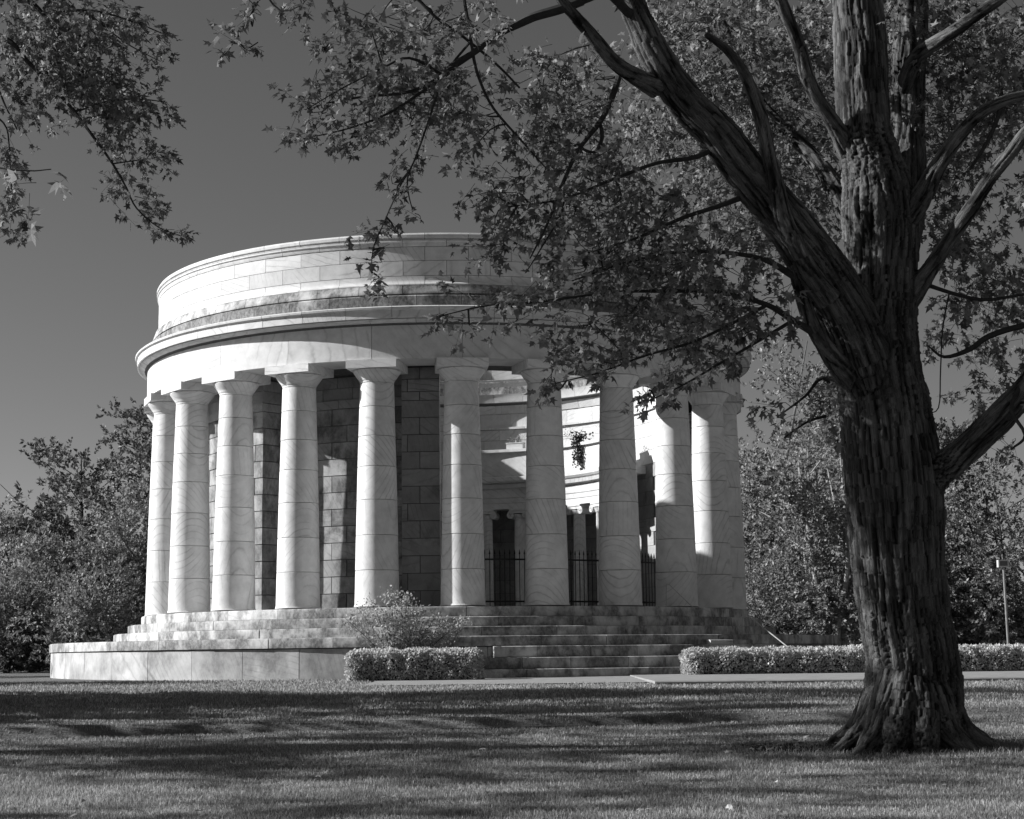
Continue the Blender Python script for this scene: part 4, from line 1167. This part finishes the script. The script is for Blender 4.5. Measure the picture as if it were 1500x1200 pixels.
grow(at_px(1345, 100), 9.0, 4.0, 13000, 0.22, M_BGDARK, M_BGBARK, 'dark leafy tree hidden for the most part by the maple trunk', 48, 3, 0.05, 0.3, 1.0, group=BGG, clump=0.9)
grow(at_px(1030, 112), 12.5, 4.0, 9000, 0.24, M_BGDARK, M_BGBARK, 'leafy tree behind the right hand columns', 49, 2, 0.1, 0.3, 1.0, group=BGG, clump=0.9)
grow(at_px(1158, 100), 3.2, 2.2, 8000, 0.16, M_BGDARK, M_BGBARK, 'dark undergrowth shrub beneath the tall right tree', 50, 4, 0.02, 0.12, 1.0, 'shrub', 'shrub', 'shrubs behind the temple', clump=0.6)
grow(at_px(1400, 104), 3.4, 2.6, 9000, 0.17, M_BGDARK, M_BGBARK, 'dark shrub above the hedge right of the maple trunk', 51, 4, 0.02, 0.12, 1.0, 'shrub', 'shrub', 'shrubs behind the temple', clump=0.6)
# far wood that closes the horizon
g = np.random.default_rng(77)
nW = 26000
ax_ = g.uniform(-85, 100, nW); hz = 6.5 + 2.5 * np.sin(ax_ * 0.21) + 1.5 * np.sin(ax_ * 0.53 + 1)
Pw = np.stack([ax_, g.uniform(72, 86, nW), g.uniform(-0.3, 1, nW) * hz], 1)
o = bpy.data.objects.new('far_wood', quads_mesh('far_wood', Pw, rnd_dir(nW), rnd_dir(nW) + np.array([0, 0, .5]), g.uniform(0.4, 1.0, nW), M_BGDARK, 0.8))
tag(link(o), 'distant wood closing the view behind the trees', 'wood', kind='stuff')

# trees standing to the left, out of the frame, whose shade lies across the lawn
ST = 'shade trees left of the lawn'
for i, (x, d, h, r_, nlv, lb) in enumerate(((-14.5, 30.5, 14, 3.6, 6000, 'nearest'), (-18, 36, 19, 5.0, 17000, 'second nearest'), (-20, 42.5, 21, 4.6, 20000, 'third nearest'), (-29, 33, 23, 6, 14000, 'tallest'), (-31, 40, 24, 5.5, 17000, 'farthest left'), (-22, 56, 8.5, 3.0, 6000, 'lowest'), (-34, 18, 20, 5.5, 6000, 'most open crowned'), (-40, 23, 24, 6, 6000, 'outermost'))):
    grow((x, CAM[1] + d), h, r_, nlv, 0.30, M_LEAF, M_TWIG, 'shade tree left of the lawn outside the view, the %s one' % lb, 60 + i, 2, 0.12, 0.22, 1.0, 'shade_tree', 'tree', ST, clump=0.75, wshape=0.55)
grow((-25.5, -2.6), 7.8, 2.5, 9000, 0.25, M_LEAF, M_TWIG, 'small tree beyond the left end of the terrace', 70, 2, 0.3, 0.15, 1.0, 'tree', 'tree', clump=0.7)



# ------------------------------------------------------------------ hedges and bush
def hedge(x0, x1, d0, d1, htop, label, n, seed):
    g = np.random.default_rng(seed)
    y0, y1 = CAM[1] + d0, CAM[1] + d1
    zb = float(ground_z((x0 + x1) / 2, y0, False))
    root = tag(empty('hedge', ((x0 + x1) / 2, y0, zb)), label, 'hedge', 'clipped hedges before the temple')
    L = x1 - x0; Wd = y1 - y0; rr = 0.22
    mb = MB(); mb.box(-L / 2 + 0.22, L / 2 - 0.22, 0.22, Wd - 0.22, 0.0, htop - 0.22)
    mb.obj('stem_mass', M_DKBARK, root)
    # points on the rounded box
    A1, A2, A3 = L * htop, L * Wd, Wd * htop
    tot = A1 + A2 + 2 * A3
    u = g.uniform(0, 1, (n, 3)); pick = g.uniform(0, tot, n)
    P = np.zeros((n, 3)); Nn = np.zeros((n, 3))
    f = pick < A1; P[f] = np.stack([(u[f, 0] - .5) * L, 0 * u[f, 0], u[f, 1] * htop], 1); Nn[f] = (0, -1, 0)
    f = (pick >= A1) & (pick < A1 + A2); P[f] = np.stack([(u[f, 0] - .5) * L, u[f, 1] * Wd, 0 * u[f, 0] + htop], 1); Nn[f] = (0, 0, 1)
    f = (pick >= A1 + A2); sgn = np.where(u[f, 2] < .5, -1, 1)
    P[f] = np.stack([sgn * L / 2, u[f, 0] * Wd, u[f, 1] * htop], 1); Nn[f] = np.stack([sgn, 0 * sgn, 0 * sgn], 1)
    # round the edges
    c = np.stack([np.clip(P[:, 0], -L / 2 + rr, L / 2 - rr), np.clip(P[:, 1], rr, Wd - rr), np.clip(P[:, 2], 0.02, htop - rr)], 1)
    v = P - c; ln = np.linalg.norm(v, axis=1)[:, None]; ln2 = np.maximum(ln, 1e-6)
    P = c + v / ln2 * np.minimum(ln, rr)
    lump = (vnoise(P * 2.6 + seed, seed) - 0.5) * 0.10 + (vnoise(P * 7.0 + seed, seed + 1) - 0.5) * 0.15
    P = P + (v / ln2) * lump[:, None] - (v / ln2) * (g.uniform(0, 1, (n, 1)) ** 2) * 0.12
    D = v / ln2 * 0.8 + g.normal(0, 0.7, (n, 3)) + np.array([0, 0, 0.35])
    N = v / ln2 + g.normal(0, 0.8, (n, 3))
    o = bpy.data.objects.new('foliage', quads_mesh('foliage', P, D, N, 0.085 * g.uniform(0.6, 1.4, n), M_HEDGE, 0.6))
    tag(link(o, root), kind='stuff')


xl0, xl1 = px(513, 970, 53.5)[0], px(703, 970, 53.5)[0]
hedge(xl0, xl1, 53.0, 54.2, 0.90, 'short clipped box hedge before the terrace wall under the bush', 14000, 5)
xr0 = px(998, 970, 56.2)[0]
hedge(xr0, xr0 + 15.5, 55.4, 56.9, 0.80, 'long clipped hedge on the right running behind the maple trunk', 42000, 6)

bp_ = px(585, 960, 54.9)
gz_ = float(ground_z(bp_[0], bp_[1], False))
bush = tag(empty('bush', (bp_[0], bp_[1], gz_)), 'loose airy bush standing behind the short hedge before the steps', 'bush')
g = np.random.default_rng(8)
ends = [(505, 905), (540, 872), (572, 856), (598, 864), (588, 880), (618, 885), (640, 900), (660, 905), (690, 900), (520, 885), (560, 895), (590, 900), (625, 920), (650, 930), (575, 920), (600, 935), (635, 940), (570, 940), (665, 925), (610, 910)]
mb = MB(); Pb = []; o3 = np.array((bp_[0], bp_[1], gz_))
for (ex, ey) in ends:
    e = px(ex, ey, 54.9 + g.uniform(-0.35, 0.5)) - o3
    s = np.array([g.uniform(-0.12, 0.12), g.uniform(-0.1, 0.1), -0.1])
    mid = s * 0.4 + e * 0.5 + np.array([-0.10 * np.sign(e[0]) * abs(e[0]) * 0.5, 0, 0.08])
    Q = spline(np.array([s, mid, e]), 5)
    mb.tube(Q, np.linspace(0.022, 0.004, len(Q)), 5)
    for k in range(270 if ey < 915 else 280):
        t = g.beta(3.2, 1.0); q = Q[int(t * (len(Q) - 1))]
        Pb.append(q + g.normal(0, 1, 3) * np.array([0.15, 0.15, 0.10]))
mb.obj('stem', M_TWIG, bush)
Pb = np.array(Pb); nb = len(Pb)
o = bpy.data.objects.new('foliage', quads_mesh('foliage', Pb, rnd_dir(nb), rnd_dir(nb) + np.array([0, -0.2, 0.7]), 0.10 * g.uniform(0.6, 1.3, nb), M_BUSH, 0.55))
tag(link(o, bush), kind='stuff')


# ------------------------------------------------------------------ plants inside the court
def ivy(p, n, drop, label, seed):
    g = np.random.default_rng(seed); o3 = np.array(p)
    root = tag(empty('ivy', tuple(p)), label, 'plant', 'plants on the inner parapet')
    mb = MB(); Pv = []
    for k in range(n):
        x = g.uniform(-0.32, 0.32); L = drop * g.uniform(0.4, 1.0)
        Q = np.array([(x * 0.3, 0.1, 0.25), (x, -0.12, 0.15), (x + g.normal(0, .05), -0.16, -L * 0.5), (x + g.normal(0, .06), -0.14, -L)])
        Q = spline(Q, 5); mb.tube(Q, [0.008] * len(Q), 4)
        for q in Q[3:]:
            for _ in range(5): Pv.append(q + g.normal(0, 0.06, 3))
    for _ in range(90): Pv.append(g.normal(0, 1, 3) * (0.26, 0.12, 0.14) + (0, 0, 0.28))
    mb.obj('stem', M_TWIG, root)
    Pv = np.array(Pv); nn = len(Pv)
    o = bpy.data.objects.new('foliage', quads_mesh('foliage', Pv, rnd_dir(nn) + np.array([0, 0, -0.5]), rnd_dir(nn) + np.array([0, -1, 0]), 0.11 * g.uniform(0.7, 1.3, nn), M_IVY, 0.8)); tag(link(o, root), kind='stuff')


def ring_pt(r_, an, z): return (r_ * math.sin(R(an)), -r_ * math.cos(R(an)), z)


ivy(ring_pt(7.5, 129.5, 9.56), 7, 1.5, 'dark trailing ivy hanging over the sunlit inner parapet between two columns', 3)
PL = 'planter boxes on the inner parapet'
for i, (an, lb) in enumerate(((157.5, 'shaded planter box seen left of the second gate column'), (150, 'planter box half behind the second gate column'), (135, 'sunlit planter box on the parapet between two columns'), (118, 'planter box on the shaded end of the inner parapet'))):
    c = empty('planter', ring_pt(7.58, an, 9.553), R(an))
    tag(c, lb, 'planter', PL)
    mb = MB(); mb.box(-0.40, 0.40, -0.15, 0.15, 0, 0.26); mb.box(-0.42, 0.42, -0.17, 0.17, 0.262, 0.30); mb.obj('box', M_MARBLE, c)
    nn = 90; Pp = RNG.normal(0, 1, (nn, 3)) * (0.2, 0.08, 0.14) + (0, 0, 0.45)
    o = bpy.data.objects.new('flowers', quads_mesh('flowers', Pp, rnd_dir(nn), rnd_dir(nn), RNG.uniform(0.05, 0.1, nn), M_BUSH, 0.6)); tag(link(o, c), kind='stuff')

# ------------------------------------------------------------------ floodlight on a pole, right
d_ = 57.8
foot = px(1478, 952, d_); foot[2] = float(ground_z(foot[0], foot[1], False))
lamp = tag(empty('floodlight', tuple(foot)), 'box floodlight on a slim pole above the hedge at the right edge', 'lamp post')
hd = px(1470, 831, d_)
mb = MB(); mb.tube([(0, 0, -0.2), tuple(np.array(hd) - foot)], [0.045, 0.04], 10); mb.obj('pole', M_POLE, lamp)
mb = MB(); h0 = np.array(hd) - foot
mb.box(h0[0] - 0.19, h0[0] + 0.15, h0[1] - 0.10, h0[1] + 0.12, h0[2], h0[2] + 0.24); hob = mb.obj('housing', M_SIGN, lamp)
mb = MB(); mb.box(h0[0] - 0.15, h0[0] + 0.11, h0[1] - 0.112, h0[1] - 0.104, h0[2] + 0.04, h0[2] + 0.20); mb.obj('lens', M_LENS, hob)

# ------------------------------------------------------------------ grass blades
def grass(n, dmin, dmax, hgt, wid, seed, name='grass', around=None):
    g = np.random.default_rng(seed)
    # density falls with distance so that the picture is evenly filled
    u = g.uniform(0, 1, n); d = dmin * (dmax / dmin) ** u
    half = d * 750 / F_PX + 0.8
    x = CAM[0] + g.uniform(-1, 1, n) * half; y = CAM[1] + d
    if around is not None:
        x = around[0] + g.normal(0, 0.85, n); y = around[1] + g.normal(-0.1, 0.55, n); d = y - CAM[1]
    t = d - road_c(x)
    dist = np.hypot(x - base[0], (y - base[1]))
    bare = np.hypot(x - px(1215, 1085, 21.3)[0], y - px(1215, 1085, 21.3)[1]) + (vnoise(np.stack([x * 2, y * 2, 0 * x], 1), 4) - .5) * 0.8
    keep = ~((t > -1.2) & (t < -0.12)) & (dist > (0.5 if around is not None else 0.62)) & ((bare > 0.9) | (g.uniform(0, 1, n) < 0.12))
    keep &= ~((d > 47.3) & (x > -1.4) & (x < 8.6)) & ~((d > 45.8) & (x > p0))
    x, y, d = x[keep], y[keep], d[keep]; n = len(x)
    z = ground_z(x, y) + (vnoise(np.stack([x * 0.25, y * 0.25, 0 * x], 1), 3) - 0.5) * 0.05 * (y < -22)
    tuft = vnoise(np.stack([x * 1.3, y * 1.3, 0 * x], 1), 12)
    hh_ = hgt * g.uniform(0.45, 1.25, n) * (0.7 + 0.6 * tuft)
    az = g.uniform(0, 2 * math.pi, n); lean = g.uniform(0.1, 0.9, n) * hh_
    wdt = wid * g.uniform(0.6, 1.3, n) * np.maximum(1, d / 17.0)
    wx, wy = np.cos(az), np.sin(az)
    la = g.uniform(0, 2 * math.pi, n); lx, ly = np.cos(la) * lean, np.sin(la) * lean
    V = np.zeros((n, 5, 3))
    V[:, 0] = np.stack([x - wx * wdt / 2, y - wy * wdt / 2, z - 0.01], 1)
    V[:, 1] = np.stack([x + wx * wdt / 2, y + wy * wdt / 2, z - 0.01], 1)
    V[:, 2] = np.stack([x + wx * wdt * .4 + lx * .35, y + wy * wdt * .4 + ly * .35, z + hh_ * 0.6], 1)
    V[:, 3] = np.stack([x - wx * wdt * .4 + lx * .35, y - wy * wdt * .4 + ly * .35, z + hh_ * 0.6], 1)
    V[:, 4] = np.stack([x + lx, y + ly, z + hh_], 1)
    L = np.array([0, 1, 2, 3, 3, 2, 4])[None, :] + (np.arange(n) * 5)[:, None]
    o = bpy.data.objects.new(name, mesh_np(name, V.reshape(-1, 3), L, np.tile([4, 3], n), M_GRASS))
    tag(link(o), 'short grass blades covering the lawn', 'grass', kind='stuff')


grass(250000, 13.0, 34.0, 0.036, 0.0065, 1)
grass(90000, 30.0, 57.0, 0.06, 0.009, 2)

grass(9000, 19, 23, 0.075, 0.006, 3, around=base)

# fallen leaves and litter on the bare earth beside the trunk
nL = 160
lp = px(1150, 1078, 21.6); xs_ = lp[0] + RNG.normal(0, 0.55, nL); ys_ = lp[1] + RNG.normal(0, 0.5, nL)
d2 = RNG.uniform(14.5, 30, 220); xs_ = np.append(xs_, CAM[0] + RNG.uniform(-0.30, 0.30, 220) * d2); ys_ = np.append(ys_, CAM[1] + d2); nL += 220
Pl = np.stack([xs_, ys_, ground_z(xs_, ys_) + 0.035], 1)
dl = rnd_dir(nL); dl[:, 2] *= 0.2
o = bpy.data.objects.new('fallen_leaves', leaves_mesh('fallen_leaves', Pl, dl, rnd_dir(nL) * 0.5 + np.array([0, 0, 1.0]), RNG.uniform(0.05, 0.11, nL), M_BUSH))
tag(link(o), 'dry leaves lying about on the lawn and on the bare earth by the maple roots', 'leaves', kind='stuff')
